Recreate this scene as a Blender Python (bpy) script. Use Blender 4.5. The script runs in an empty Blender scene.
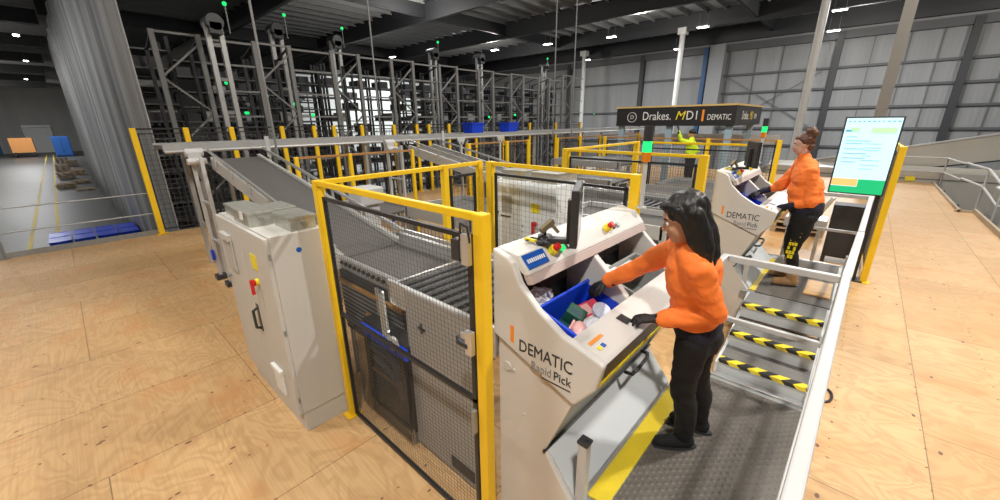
import bpy, bmesh, math, random
from math import pi, sin, cos, radians as R, sqrt, atan2
from mathutils import Vector, Matrix, noise
V3 = Vector
rnd = random.Random(7)
COL = bpy.context.scene.collection

# ------------------------------------------------------------------ materials
MATS = {}
def nt(name):
    m = bpy.data.materials.new(name); m.use_nodes = True
    t = m.node_tree; b = t.nodes['Principled BSDF']
    MATS[name] = m
    return m, t, b
def N(t, typ, **kw):
    n = t.nodes.new(typ)
    for k, v in kw.items():
        if k.startswith('i_'):
            key = k[2:]
            n.inputs[int(key) if key.isdigit() else key.replace('_', ' ')].default_value = v
        else: setattr(n, k, v)
    return n
def L(t, a, ao, b, bi): t.links.new(a.outputs[ao], b.inputs[bi])
def simple(name, col, rough=.5, metal=0., var=.08, scale=6., bump=0., bscale=80., coat=0.):
    m, t, b = nt(name)
    tc = N(t, 'ShaderNodeTexCoord'); no = N(t, 'ShaderNodeTexNoise', i_Scale=scale, i_Detail=5.)
    L(t, tc, 'Object', no, 'Vector')
    mx = N(t, 'ShaderNodeMix', data_type='RGBA')
    mx.inputs[6].default_value = (*[c*(1-var) for c in col], 1); mx.inputs[7].default_value = (*[min(1, c*(1+var)) for c in col], 1)
    L(t, no, 'Fac', mx, 0); L(t, mx, 2, b, 'Base Color')
    b.inputs['Roughness'].default_value = rough; b.inputs['Metallic'].default_value = metal
    if coat: b.inputs['Coat Weight'].default_value = coat
    if bump:
        n2 = N(t, 'ShaderNodeTexNoise', i_Scale=bscale, i_Detail=3.); L(t, tc, 'Object', n2, 'Vector')
        bp = N(t, 'ShaderNodeBump', i_Strength=bump, i_Distance=.01); L(t, n2, 'Fac', bp, 'Height'); L(t, bp, 'Normal', b, 'Normal')
    return m
def emit(name, col, s):
    m, t, b = nt(name)
    b.inputs['Base Color'].default_value = (*col, 1); b.inputs['Emission Color'].default_value = (*col, 1)
    b.inputs['Emission Strength'].default_value = s; b.inputs['Roughness'].default_value = .5
    return m
YEL = simple('yellow_powder', (.88, .56, .012), .4, 0, .05)
BLK = simple('black_powder', (.018, .018, .02), .45)
WHT = simple('white_powder', (.5, .5, .495), .4, 0, .04)
BEI = simple('cream_shell', (.63, .61, .58), .42, 0, .03, 2)
BEI2 = simple('shell_body', (.64, .6, .545), .45, 0, .04, 2)
GRYP = simple('light_grey_panel', (.58, .61, .63), .38, .0, .04, 3)
CAB = simple('cabinet_grey', (.56, .545, .505), .5, 0, .03, 2)
CAB2 = simple('inner_cabinet_grey', (.74, .78, .8), .5, 0, .03, 2)
GALV = simple('galvanised', (.5, .5, .45), .34, .6, .35, 24)
STEEL = simple('steel_grey', (.33, .34, .34), .42, .5, .15, 10)
RSTEEL = simple('rack_steel', (.21, .21, .205), .5, .2, .2, 3)
ALU = simple('aluminium', (.62, .62, .61), .33, .7, .06, 12)
DARK = simple('dark_plastic', (.03, .031, .034), .4)
DSTEEL = simple('dark_beam_steel', (.03, .031, .034), .55)
WIRE = simple('wire_grey', (.06, .06, .06), .5)
BELT = simple('belt_rubber', (.095, .09, .084), .6, 0, .12, 5, .15, 200)
CONV = simple('conveyor_side', (.42, .42, .41), .4, .4, .1, 8)
BLUE = simple('blue_plastic', (.008, .055, .6), .33, 0, .15, 4)
NAVY = simple('navy_cloth', (.008, .012, .03), .85, 0, .2, 20, .3, 150)
BLKC = simple('black_cloth', (.0045, .0045, .005), .85, 0, .3, 20, .35, 120)
ORG = simple('hi_vis_orange', (1.0, .215, .03), .72, 0, .06, 9, .35, 60)
HVY = simple('hi_vis_yellow', (.6, .85, .02), .7, 0, .1, 9)
SKIN = simple('skin_tan', (.5, .27, .17), .5, 0, .06, 12)
SKIN2 = simple('skin_fair', (.62, .36, .27), .5, 0, .06, 12)
HAIRB = simple('hair_black', (.006, .005, .005), .48, 0, .4, 40)
HAIRA = simple('hair_auburn', (.10, .04, .02), .5, 0, .5, 40, .5, 90)
GLOVE = simple('glove_black', (.012, .012, .014), .6, 0, .3, 30, .3, 200)
TAN = simple('boot_tan', (.36, .2, .085), .75, 0, .2, 20, .2, 90)
PINKM = simple('guard_strip', (.47, .38, .35), .5, 0, .05)
MAROON = simple('maroon_edge', (.055, .022, .022), .35)
ORM = simple('orange_mark', (.9, .28, .02), .5)
REDM = simple('red_button', (.6, .02, .02), .35)
EYEW = simple('eye_white', (.7, .7, .68), .3)
LIP = simple('lips', (.38, .12, .1), .5)
TRUNKW = simple('conveyor_pale', (.55, .55, .53), .4, .2, .06, 6)
CHUTE = simple('chute_sheet', (.5, .475, .42), .5, 0, .06, 2)
CARD = simple('cardboard', (.45, .27, .13), .8, 0, .1, 8)
PALW = simple('pallet_wood', (.42, .3, .18), .85, 0, .25, 8)
PWHT = simple('pack_white', (.75, .75, .78), .35, 0, .25, 25)
PRED = simple('pack_red', (.55, .05, .09), .4, 0, .3, 25)
PPUR = simple('pack_purple', (.2, .06, .16), .4, 0, .3, 25)
PGRN = simple('pack_green', (.01, .08, .05), .35, 0, .4, 25)
PPNK = simple('pack_pink', (.7, .38, .36), .35, 0, .3, 25)
PTEAL = simple('pack_teal', (.01, .05, .07), .35, 0, .4, 25)
TXT = simple('letter_dark', (.03, .03, .035), .5)
TXTW = simple('letter_white', (.75, .75, .73), .5)
TXTY = simple('letter_yellow', (.85, .65, .02), .5)
LABW = simple('label_white', (.78, .78, .76), .5)
LABB = simple('label_blue', (.01, .09, .42), .4)
LABY = simple('label_yellow', (.85, .7, .02), .5)
FLY = simple('floor_paint_yellow', (.62, .43, .03), .55, 0, .2, 5)
COLW = simple('column_white', (.62, .61, .58), .5, 0, .06)
COLB = simple('column_beige', (.22, .205, .18), .6, 0, .06)
BLUEC = simple('column_blue_grey', (.3, .42, .5), .5, 0, .06)
LEDW = emit('lamp_white', (1, .97, .9), 22)
LEDG = emit('lamp_green', (.01, .62, .14), 1.5)
LEDR = emit('lamp_red', (1, .12, .05), 3)
BEAC_A = simple('beacon_amber', (.7, .22, .01), .3)
SCRW = emit('screen_white', (.52, .8, .88), .78)
SCRG = emit('screen_green', (.005, .4, .15), .9)
SCRO = emit('screen_orange', (.85, .42, .14), 1.0)
SCRL = emit('screen_pale_green', (.42, .8, .4), .8)
SCRB = emit('screen_blue', (.12, .33, .5), .7)
BLED = emit('blue_glow', (.01, .06, .6), .6)

def m_plywood():
    m, t, b = nt('plywood_floor')
    tc = N(t, 'ShaderNodeTexCoord')
    sep = N(t, 'ShaderNodeSeparateXYZ'); L(t, tc, 'Object', sep, 0)
    # sheets 1.18 (x) by 2.4 (y)
    def M(op, a, bv=None, cl=False):
        n = N(t, 'ShaderNodeMath', operation=op, use_clamp=cl)
        for i, v in enumerate((a, bv)):
            if v is None: continue
            if isinstance(v, (int, float)): n.inputs[i].default_value = v
            else: L(t, v[0], v[1], n, i)
        return (n, 0)
    u = M('DIVIDE', M('ADD', (sep, 'X'), 3.84), 1.18)
    v = M('ADD', M('DIVIDE', M('ADD', (sep, 'Y'), .35), 2.4), M('MULTIPLY', M('FLOOR', M('DIVIDE', M('FLOOR', u), 2.)), .5))
    fu = M('FRACT', u); fv = M('FRACT', v); iu = M('FLOOR', u); iv = M('FLOOR', v)
    def edge(f, w):
        a = M('MINIMUM', f, M('SUBTRACT', 1., f)); return M('LESS_THAN', a, w)
    seam = M('MAXIMUM', edge(fu, .0032), edge(fv, .0016))
    cb = N(t, 'ShaderNodeCombineXYZ'); L(t, *iu, cb, 0); L(t, *iv, cb, 1)
    wn = N(t, 'ShaderNodeTexWhiteNoise', noise_dimensions='2D'); L(t, cb, 0, wn, 'Vector')
    # grain: contour bands of a stretched noise, shifted per sheet
    off = N(t, 'ShaderNodeVectorMath', operation='SCALE'); L(t, wn, 'Color', off, 0); off.inputs['Scale'].default_value = 37.
    mp = N(t, 'ShaderNodeMapping'); mp.inputs['Scale'].default_value = (1.35, 2.1, 1); L(t, tc, 'Object', mp, 0)
    ad = N(t, 'ShaderNodeVectorMath', operation='ADD'); L(t, mp, 0, ad, 0); L(t, off, 0, ad, 1)
    no = N(t, 'ShaderNodeTexNoise', i_Scale=1.15, i_Detail=2.5, i_Roughness=.45, i_Distortion=.9); L(t, ad, 0, no, 'Vector')
    band = M('SINE', M('MULTIPLY', (no, 'Fac'), 56.)); band = M('MULTIPLY', M('ADD', band, 1.), .5); band = M('POWER', band, 1.6)
    mp2 = N(t, 'ShaderNodeMapping'); mp2.inputs['Scale'].default_value = (2.2, 55, 1); L(t, tc, 'Object', mp2, 0)
    n2 = N(t, 'ShaderNodeTexNoise', i_Scale=1., i_Detail=3.); L(t, mp2, 0, n2, 'Vector')
    n3 = N(t, 'ShaderNodeTexNoise', i_Scale=.9, i_Detail=3.); L(t, ad, 0, n3, 'Vector')
    # screw and knot rows along y
    ru = M('FRACT', M('DIVIDE', M('ADD', (sep, 'X'), 3.84-.295), .59)); rv = M('FRACT', M('DIVIDE', (sep, 'Y'), .13))
    rown = N(t, 'ShaderNodeTexNoise', i_Scale=7., i_Detail=1.); L(t, tc, 'Object', rown, 'Vector')
    du = M('MULTIPLY', M('SUBTRACT', ru, .5), .59); dv = M('MULTIPLY', M('SUBTRACT', rv, .5), .13)
    du = M('ADD', du, M('MULTIPLY', M('SUBTRACT', (rown, 'Fac'), .5), .12))
    dd = M('SQRT', M('ADD', M('MULTIPLY', du, du), M('MULTIPLY', M('MULTIPLY', dv, dv), .45)))
    dots = M('MULTIPLY', M('LESS_THAN', dd, .0085), M('GREATER_THAN', (rown, 'Fac'), .47))
    # knots
    mk = N(t, 'ShaderNodeMapping'); mk.inputs['Scale'].default_value = (5.2, 3.0, 1); L(t, tc, 'Object', mk, 0)
    vo = N(t, 'ShaderNodeTexVoronoi', i_Scale=1.); L(t, mk, 0, vo, 'Vector')
    sepc = N(t, 'ShaderNodeSeparateColor'); L(t, vo, 'Color', sepc, 0)
    kn = M('MULTIPLY', M('LESS_THAN', (vo, 'Distance'), .075), M('LESS_THAN', (sepc, 0), .4))
    kh = M('MULTIPLY', M('LESS_THAN', (vo, 'Distance'), .3), M('LESS_THAN', (sepc, 0), .3))
    def mix(f, a, c, k=1.):
        n = N(t, 'ShaderNodeMix', data_type='RGBA')
        fm = M('MULTIPLY', f, k); L(t, *fm, n, 0)
        for i, q in ((6, a), (7, c)):
            if isinstance(q, tuple) and isinstance(q[0], float): n.inputs[i].default_value = (*q, 1)
            else: L(t, *q, n, i)
        return (n, 2)
    c = mix((wn, 'Value'), (.56, .34, .145), (.69, .445, .215))
    c = mix(band, c, (.42, .225, .085), .36)
    n2r = N(t, 'ShaderNodeMapRange', i_1=.4, i_2=.7); L(t, n2, 'Fac', n2r, 0)
    c = mix((n2r, 0), c, (.4, .22, .09), .36)
    blot = M('GREATER_THAN', (n3, 'Fac'), .62)
    rr = N(t, 'ShaderNodeMapRange', i_1=.55, i_2=.75); L(t, n3, 'Fac', rr, 0)
    c = mix((rr, 0), c, (.58, .26, .085), .7)
    c = mix(kh, c, (.5, .27, .12), .3)
    c = mix(kn, c, (.13, .06, .025), .9)
    c = mix(dots, c, (.12, .055, .025), .8)
    c = mix(seam, c, (.2, .11, .05), .85)
    L(t, *c, b, 'Base Color'); b.inputs['Roughness'].default_value = .5
    bp = N(t, 'ShaderNodeBump', i_Strength=.15, i_Distance=.004); L(t, *band, bp, 'Height'); L(t, bp, 'Normal', b, 'Normal')
    return m
PLY = m_plywood()
def m_concrete():
    m, t, b = nt('concrete_floor')
    tc = N(t, 'ShaderNodeTexCoord'); no = N(t, 'ShaderNodeTexNoise', i_Scale=.35, i_Detail=6.); L(t, tc, 'Object', no, 'Vector')
    r = N(t, 'ShaderNodeValToRGB'); L(t, no, 'Fac', r, 0)
    r.color_ramp.elements[0].color = (.055, .055, .05, 1); r.color_ramp.elements[1].color = (.1, .1, .092, 1)
    L(t, r, 0, b, 'Base Color'); b.inputs['Roughness'].default_value = .42
    return m
CONC = m_concrete()
def m_stripe():
    m, t, b = nt('hazard_stripe')
    tc = N(t, 'ShaderNodeTexCoord'); s = N(t, 'ShaderNodeSeparateXYZ'); L(t, tc, 'Object', s, 0)
    a = N(t, 'ShaderNodeMath', operation='ADD'); L(t, s, 'X', a, 0)
    mm = N(t, 'ShaderNodeMath', operation='MULTIPLY_ADD'); L(t, s, 'Y', mm, 0); mm.inputs[1].default_value = -.9; L(t, s, 'Z', mm, 2)
    L(t, mm, 0, a, 1)
    d = N(t, 'ShaderNodeMath', operation='DIVIDE'); L(t, a, 0, d, 0); d.inputs[1].default_value = .19
    f = N(t, 'ShaderNodeMath', operation='FRACT'); L(t, d, 0, f, 0)
    g = N(t, 'ShaderNodeMath', operation='LESS_THAN'); L(t, f, 0, g, 0); g.inputs[1].default_value = .5
    mx = N(t, 'ShaderNodeMix', data_type='RGBA'); L(t, g, 0, mx, 0)
    mx.inputs[6].default_value = (.02, .02, .02, 1); mx.inputs[7].default_value = (.85, .68, .03, 1); L(t, mx, 2, b, 'Base Color')
    b.inputs['Roughness'].default_value = .5
    return m
HAZ = m_stripe()
def m_bumpy(name, col, scale, strength, rough=.55, col2=None, sx=1., sy=1.):
    m, t, b = nt(name)
    tc = N(t, 'ShaderNodeTexCoord'); mp = N(t, 'ShaderNodeMapping'); mp.inputs['Scale'].default_value = (sx, sy, 1); mp.inputs['Rotation'].default_value = (0, 0, R(45))
    L(t, tc, 'Object', mp, 0)
    vo = N(t, 'ShaderNodeTexVoronoi', i_Scale=scale, i_Randomness=.0); L(t, mp, 0, vo, 'Vector')
    r = N(t, 'ShaderNodeMapRange', i_1=.2, i_2=.4, i_3=1., i_4=0.); L(t, vo, 'Distance', r, 0)
    bp = N(t, 'ShaderNodeBump', i_Strength=strength, i_Distance=.006); L(t, r, 0, bp, 'Height'); L(t, bp, 'Normal', b, 'Normal')
    no = N(t, 'ShaderNodeTexNoise', i_Scale=5., i_Detail=5.); L(t, tc, 'Object', no, 'Vector')
    mx = N(t, 'ShaderNodeMix', data_type='RGBA'); L(t, no, 'Fac', mx, 0)
    mx.inputs[6].default_value = (*[c*.8 for c in col], 1); mx.inputs[7].default_value = (*[c*1.15 for c in col], 1)
    m2 = N(t, 'ShaderNodeMix', data_type='RGBA'); L(t, r, 0, m2, 0); L(t, mx, 2, m2, 6); m2.inputs[7].default_value = (*(col2 or col), 1)
    L(t, m2, 2, b, 'Base Color'); b.inputs['Roughness'].default_value = rough
    return m
MAT_ = m_bumpy('rubber_matting', (.105, .092, .078), 24, .7, .55, (.125, .11, .095))
TREAD = m_bumpy('tread_plate', (.17, .165, .155), 30, .5, .45, (.21, .2, .19))
TACT = m_bumpy('yellow_tactile', (.66, .5, .02), 26, .8, .5, (.9, .72, .05))
def m_wall(name, c0, c1, dx, ph):
    m, t, b = nt(name)
    tc = N(t, 'ShaderNodeTexCoord'); mp = N(t, 'ShaderNodeMapping'); mp.inputs['Scale'].default_value = (1.2, 1, .12); L(t, tc, 'Object', mp, 0)
    no = N(t, 'ShaderNodeTexNoise', i_Scale=.8, i_Detail=6.); L(t, mp, 0, no, 'Vector')
    mx = N(t, 'ShaderNodeMix', data_type='RGBA'); L(t, no, 'Fac', mx, 0); mx.inputs[6].default_value = (*c0, 1); mx.inputs[7].default_value = (*c1, 1)
    s = N(t, 'ShaderNodeSeparateXYZ'); L(t, tc, 'Object', s, 0)
    d = N(t, 'ShaderNodeMath', operation='MULTIPLY'); L(t, s, dx, d, 0); d.inputs[1].default_value = 2*pi/.3
    w = N(t, 'ShaderNodeMath', operation='SINE'); L(t, d, 0, w, 0)
    bp = N(t, 'ShaderNodeBump', i_Strength=.15, i_Distance=.03); L(t, w, 0, bp, 'Height'); L(t, bp, 'Normal', b, 'Normal')
    L(t, mx, 2, b, 'Base Color'); b.inputs['Roughness'].default_value = .6
    return m
WALL = m_wall('wall_cladding', (.17, .17, .17), (.33, .33, .33), 'X', 0)
WALL2 = m_wall('wall_cladding_side', (.3, .3, .29), (.45, .45, .43), 'Y', 0)
CEIL = m_wall('roof_sheet', (.3, .3, .3), (.4, .4, .4), 'X', 0)
def m_curtain():
    m, t, b = nt('sheer_netting')
    tc = N(t, 'ShaderNodeTexCoord'); mp = N(t, 'ShaderNodeMapping'); mp.inputs['Scale'].default_value = (1.1, 1, .02); L(t, tc, 'Object', mp, 0)
    no = N(t, 'ShaderNodeTexNoise', i_Scale=1.3, i_Detail=7., i_Roughness=.7); L(t, mp, 0, no, 'Vector')
    r = N(t, 'ShaderNodeValToRGB'); L(t, no, 'Fac', r, 0)
    r.color_ramp.elements[0].position = .35; r.color_ramp.elements[0].color = (.34, .34, .335, 1)  # vertical streaks paint the curtain's sheen into its colour
    r.color_ramp.elements[1].position = .7; r.color_ramp.elements[1].color = (.85, .85, .84, 1)
    L(t, r, 0, b, 'Base Color'); b.inputs['Roughness'].default_value = .6
    mr = N(t, 'ShaderNodeMapRange', i_1=.35, i_2=.65, i_3=.4, i_4=.8); L(t, no, 'Fac', mr, 0); L(t, mr, 0, b, 'Alpha')
    return m
CURT = m_curtain()
def m_glass():
    m, t, b = nt('smoked_acrylic')
    b.inputs['Base Color'].default_value = (.05, .05, .05, 1); b.inputs['Roughness'].default_value = .08; b.inputs['Alpha'].default_value = .45
    return m
SMOKE = m_glass()

# ------------------------------------------------------------------ mesh helpers
class MB:
    def __init__(s): s.v = []; s.f = []; s.p = []
    def add(s, vs, fs):
        s.p.append((len(s.v), len(s.f), len(vs), len(fs))); o = len(s.v); s.v += [V3(p) for p in vs]; s.f += [tuple(i+o for i in f) for f in fs]; return s
    def box(s, x0, x1, y0, y1, z0, z1):
        return s.add([(x, y, z) for z in (z0, z1) for x, y in ((x0, y0), (x1, y0), (x1, y1), (x0, y1))],
                     [(3, 2, 1, 0), (4, 5, 6, 7), (0, 1, 5, 4), (1, 2, 6, 5), (2, 3, 7, 6), (3, 0, 4, 7)])
    def frame_of(s, p0, p1, up=(0, 0, 1)):
        p0, p1 = V3(p0), V3(p1); d = (p1-p0).normalized(); up = V3(up)
        if abs(d.dot(up.normalized())) > .99: up = V3((1, 0, 0)) if abs(d.x) < .9 else V3((0, 1, 0))
        r = d.cross(up).normalized(); u = r.cross(d)
        return p0, p1, d, r, u
    def bar(s, p0, p1, w, h=None, up=(0, 0, 1)):
        h = h or w; p0, p1, d, r, u = s.frame_of(p0, p1, up)
        vs = [p+r*a*w/2+u*b*h/2 for p in (p0, p1) for a, b in ((-1, -1), (1, -1), (1, 1), (-1, 1))]
        return s.add(vs, [(0, 1, 2, 3), (7, 6, 5, 4), (0, 4, 5, 1), (1, 5, 6, 2), (2, 6, 7, 3), (3, 7, 4, 0)])
    def cyl(s, p0, p1, r0, r1=None, n=12):
        r1 = r0 if r1 is None else r1; p0, p1, d, r, u = s.frame_of(p0, p1)
        vs = [p+(r*cos(2*pi*i/n)+u*sin(2*pi*i/n))*q for p, q in ((p0, r0), (p1, r1)) for i in range(n)]
        fs = [(i, (i+1) % n, n+(i+1) % n, n+i) for i in range(n)] + [tuple(range(n-1, -1, -1)), tuple(range(n, 2*n))]
        return s.add(vs, fs)
    def tube(s, pts, r, n=8):
        for a, b in zip(pts[:-1], pts[1:]): s.cyl(a, b, r, n=n)
        for p in pts[1:-1]: s.ball(p, r*1.02, 6)
        return s
    def rails(s, pts, w, h=None):
        for a, b in zip(pts[:-1], pts[1:]): s.bar(a, b, w, h)
        return s
    def ball(s, c, r, n=10, sc=(1, 1, 1), rot=None):
        c = V3(c); vs = []; fs = []; m = n*2
        for i in range(n+1):
            th = pi*i/n
            for j in range(m):
                p = V3((sin(th)*cos(2*pi*j/m)*sc[0], sin(th)*sin(2*pi*j/m)*sc[1], cos(th)*sc[2]))*r
                if rot: p = rot @ p
                vs.append(c+p)
        for i in range(n):
            for j in range(m): fs.append((i*m+j, (i+1)*m+j, (i+1)*m+(j+1) % m, i*m+(j+1) % m))
        return s.add(vs, fs)
    def prism(s, prof, a0, a1, axis='y'):
        n = len(prof)
        def P(p, a): return (p[0], a, p[1]) if axis == 'y' else ((a, p[0], p[1]) if axis == 'x' else (p[0], p[1], a))
        vs = [P(p, a) for a in (a0, a1) for p in prof]
        return s.add(vs, [tuple(range(n)), tuple(range(2*n-1, n-1, -1))]+[(i, n+i, n+(i+1) % n, (i+1) % n) for i in range(n)])
    def quad(s, a, b, c, d, th=.006):
        a, b, c, d = map(V3, (a, b, c, d)); nn = (b-a).cross(d-a).normalized()*th/2
        vs = [p+nn for p in (a, b, c, d)]+[p-nn for p in (a, b, c, d)]
        return s.add(vs, [(0, 1, 2, 3), (7, 6, 5, 4), (0, 4, 5, 1), (1, 5, 6, 2), (2, 6, 7, 3), (3, 7, 4, 0)])
    def each(s, name, mat, parent=None, bevel=0, smooth=False):
        """one object per primitive"""
        for a, b, c, d in s.p:
            m = MB(); m.v = s.v[a:a+c]; m.f = [tuple(i-a for i in q) for q in s.f[b:b+d]]; o = m.build(name, mat, parent, bevel, smooth)
        return o
    def build(s, name, mat, parent=None, bevel=0, smooth=False, solid_fix=True):
        me = bpy.data.meshes.new(name); me.from_pydata([tuple(p) for p in s.v], [], s.f); me.update()
        bm = bmesh.new(); bm.from_mesh(me); bmesh.ops.recalc_face_normals(bm, faces=bm.faces); bm.to_mesh(me); bm.free()
        me.materials.append(mat); o = bpy.data.objects.new(name, me); COL.objects.link(o)
        if parent: o.parent = parent
        if smooth:
            for p in me.polygons: p.use_smooth = True
        if bevel:
            b = o.modifiers.new('b', 'BEVEL'); b.width = bevel; b.segments = 2; b.limit_method = 'ANGLE'; b.angle_limit = R(40)
        return o
def tag(o, label, cat, group=None):
    o['label'] = label; o['category'] = cat
    if group: o['group'] = group
    return o
def thing(name, label, cat, loc=(0, 0, 0), group=None, rz=0):
    o = bpy.data.objects.new(name, None); o.empty_display_size = .1; COL.objects.link(o); o.location = loc; o.rotation_euler = (0, 0, rz)
    return tag(o, label, cat, group)
def struct(o): o['kind'] = 'structure'; return o
def kids(o): return [c for c in list(bpy.data.objects) if c.parent == o]
CH = {}
def copy_tree(o, parent=None, chmap=None):
    if chmap is None:
        chmap = {}
        for c in bpy.data.objects:
            if c.parent: chmap.setdefault(c.parent.name, []).append(c)
    c = o.copy(); COL.objects.link(c)
    if parent: c.parent = parent
    for ch in chmap.get(o.name, []): copy_tree(ch, c, chmap)
    return c
def dup(o, loc=None, label=None, group=None, rz=None, scale=None):
    c = copy_tree(o)
    if loc is not None: c.location = loc
    if rz is not None: c.rotation_euler.z = rz
    if scale is not None: c.scale = scale
    if label: c['label'] = label
    if group: c['group'] = group
    return c
def text(name, body, size, mat, loc, rot, parent=None, bold=0., sx=1., shear=0., ext=.0012, align='LEFT'):
    cu = bpy.data.curves.new(name, 'FONT'); cu.body = body; cu.size = size; cu.extrude = ext; cu.offset = bold; cu.shear = shear; cu.align_x = align
    cu.resolution_u = 3
    q = bpy.data.objects.new('tmp', cu); COL.objects.link(q)
    me = bpy.data.meshes.new_from_object(q); bpy.data.objects.remove(q)
    me.materials.clear(); me.materials.append(mat); me.name = name
    o = bpy.data.objects.new(name, me); COL.objects.link(o)
    o.location = loc; o.rotation_euler = rot; o.scale = (sx, 1, 1)
    if parent: o.parent = parent
    return o
def local(o, *q): return None

# ------------------------------------------------------------------ camera
H = 2.6; YAW = R(132.458); PIT = R(18.248); ROLL = R(-0.619); F = 388.3
f = V3((cos(PIT)*cos(YAW), cos(PIT)*sin(YAW), -sin(PIT))); r = f.cross(V3((0, 0, 1))).normalized(); u = r.cross(f)
r, u = cos(ROLL)*r+sin(ROLL)*u, -sin(ROLL)*r+cos(ROLL)*u
cam = bpy.data.cameras.new('camera'); co = bpy.data.objects.new('camera', cam); COL.objects.link(co)
cam.sensor_width = 36; cam.lens = F*36/1000; cam.clip_start = .02; cam.clip_end = 400
mw = Matrix((r, u, -f)).transposed().to_4x4(); mw.translation = (0, 0, H); co.matrix_world = mw
bpy.context.scene.camera = co

#PEOPLE_BEGIN
# ------------------------------------------------------------------ people
def meshed(name, mb, mat, parent, voxel=.008, smooth=3, fold=0., fscale=9., fvec=(1, 1, 1)):
    """fuse overlapping volumes into one continuous surface"""
    o = mb.build('tmp', mat)
    rm = o.modifiers.new('r', 'REMESH'); rm.mode = 'VOXEL'; rm.voxel_size = voxel
    smm = o.modifiers.new('s', 'SMOOTH'); smm.factor = .6; smm.iterations = smooth
    dg = bpy.context.evaluated_depsgraph_get(); me = bpy.data.meshes.new_from_object(o.evaluated_get(dg))
    old = o.data; bpy.data.objects.remove(o); bpy.data.meshes.remove(old)
    me.name = name
    if fold:
        nrm = [v.normal.copy() for v in me.vertices]
        for v, vn in zip(me.vertices, nrm):
            q = V3((v.co.x*fscale*fvec[0], v.co.y*fscale*fvec[1], v.co.z*fscale*fvec[2]))
            a = noise.noise(q)+.5*noise.noise(q*2.1)
            v.co += vn*fold*a
    for p in me.polygons: p.use_smooth = True
    if not me.materials: me.materials.append(mat)
    n = bpy.data.objects.new(name, me); COL.objects.link(n)
    if parent: n.parent = parent
    return n
def caps(m, pts, rs, n=14):
    for i in range(len(pts)-1):
        a, b = V3(pts[i]), V3(pts[i+1])
        if (b-a).length > 1e-4: m.cyl(a, b, rs[i], rs[i+1], n)
    for p, q in zip(pts, rs): m.ball(p, q*1.0, 7)
def rotm(fwd, up=(0, 0, 1)):
    fx = V3(fwd).normalized(); z = V3(up); y = z.cross(fx).normalized(); z = fx.cross(y)
    return Matrix((fx, y, z)).transposed()
def lerp(a, b, t): return V3(a)*(1-t)+V3(b)*t
def hand(m, wr, d, n, r0=1., curl=.35, thumb=1):
    """palm and five separate jointed fingers; d to the fingertips, n out of the palm"""
    wr = V3(wr); d = V3(d).normalized(); n = (V3(n)-V3(n).dot(d)*d).normalized(); s = d.cross(n)
    m.cyl(wr-d*.07, wr+d*.01, .04*r0, .031*r0, 14)
    for k in range(4):
        t = (k-1.5)*.021
        caps(m, [wr+d*.0, wr+d*(.088-.006*abs(k-1.2))+s*t*r0], [.019*r0, .0135*r0], 10)
    ln = [.07, .08, .075, .058]
    tips = []
    for k in range(4):
        p = wr+d*(.086-.006*abs(k-1.2))+s*(k-1.5)*.0215*r0; dd = d+s*(k-1.5)*.09; a = curl*(.6+.25*k)
        pts = [p]; L_ = ln[k]
        for j, fr in enumerate((.45, .32, .23)):
            ang = a*(j+.5); dv = (dd*cos(ang)+n*sin(ang)).normalized(); p = p+dv*L_*fr; pts.append(p)
        caps(m, pts, [.0115*r0, .0105*r0, .0098*r0, .008*r0], 9)
    b = wr+d*.028-s*.024*thumb*r0
    caps(m, [b, b+(-s*thumb*.7+d*.75+n*.35).normalized()*.04, b+(-s*thumb*.7+d*.75+n*.35).normalized()*.04+(-s*thumb*.2+d*.9+n*.4).normalized()*.032], [.0165*r0, .0125*r0, .0098*r0], 9)
def head_shape(m, c, Rm, sk=1.):
    T = lambda p: V3(c)+Rm @ (V3(p)*sk)
    m.ball(T((-.012, 0, .03)), 1, 12, (.098*sk, .077*sk, .092*sk), Rm)
    m.ball(T((.018, 0, -.03)), 1, 10, (.066*sk, .062*sk, .085*sk), Rm)
    m.ball(T((.045, 0, -.085)), 1, 8, (.032*sk, .034*sk, .026*sk), Rm)
    m.ball(T((.05, .03, -.03)), 1, 6, (.03*sk, .024*sk, .026*sk), Rm); m.ball(T((.05, -.03, -.03)), 1, 6, (.03*sk, .024*sk, .026*sk), Rm)
    m.ball(T((.07, 0, .035)), 1, 6, (.02*sk, .05*sk, .012*sk), Rm)
    caps(m, [T((.078, 0, .012)), T((.097, 0, -.024))], [.009*sk, .0125*sk], 8)
    m.ball(T((.09, .01, -.03)), .009*sk, 5); m.ball(T((.09, -.01, -.03)), .009*sk, 5)
    m.ball(T((.078, 0, -.056)), 1, 6, (.012*sk, .022*sk, .007*sk), Rm); m.ball(T((.075, 0, -.068)), 1, 6, (.011*sk, .018*sk, .007*sk), Rm)
    for a in (-1, 1):
        m.ball(T((-.012, a*.075, -.008)), 1, 7, (.018*sk, .008*sk, .03*sk), Rm)
    return T
def face_bits(body, T, Rm, browm):
    for a in (-1, 1):
        e = MB().ball(T((.0745, a*.029, .004)), .0098, 8).build('eye', EYEW, body, smooth=True)
        MB().ball(T((.0818, a*.03, .003)), .0046, 6).build('iris', DARK, e)
        caps_ = MB(); caps(caps_, [T((.083, a*.015, .027)), T((.085, a*.03, .031)), T((.074, a*.046, .026))], [.0035, .0035, .0025], 6); caps_.build('eyebrow', browm, body)
    lp = MB(); lp.ball(T((.087, 0, -.057)), 1, 6, (.006, .021, .005), Rm); lp.ball(T((.084, 0, -.0655)), 1, 6, (.006, .017, .0055), Rm); lp.build('lips', LIP, body, smooth=True)
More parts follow.
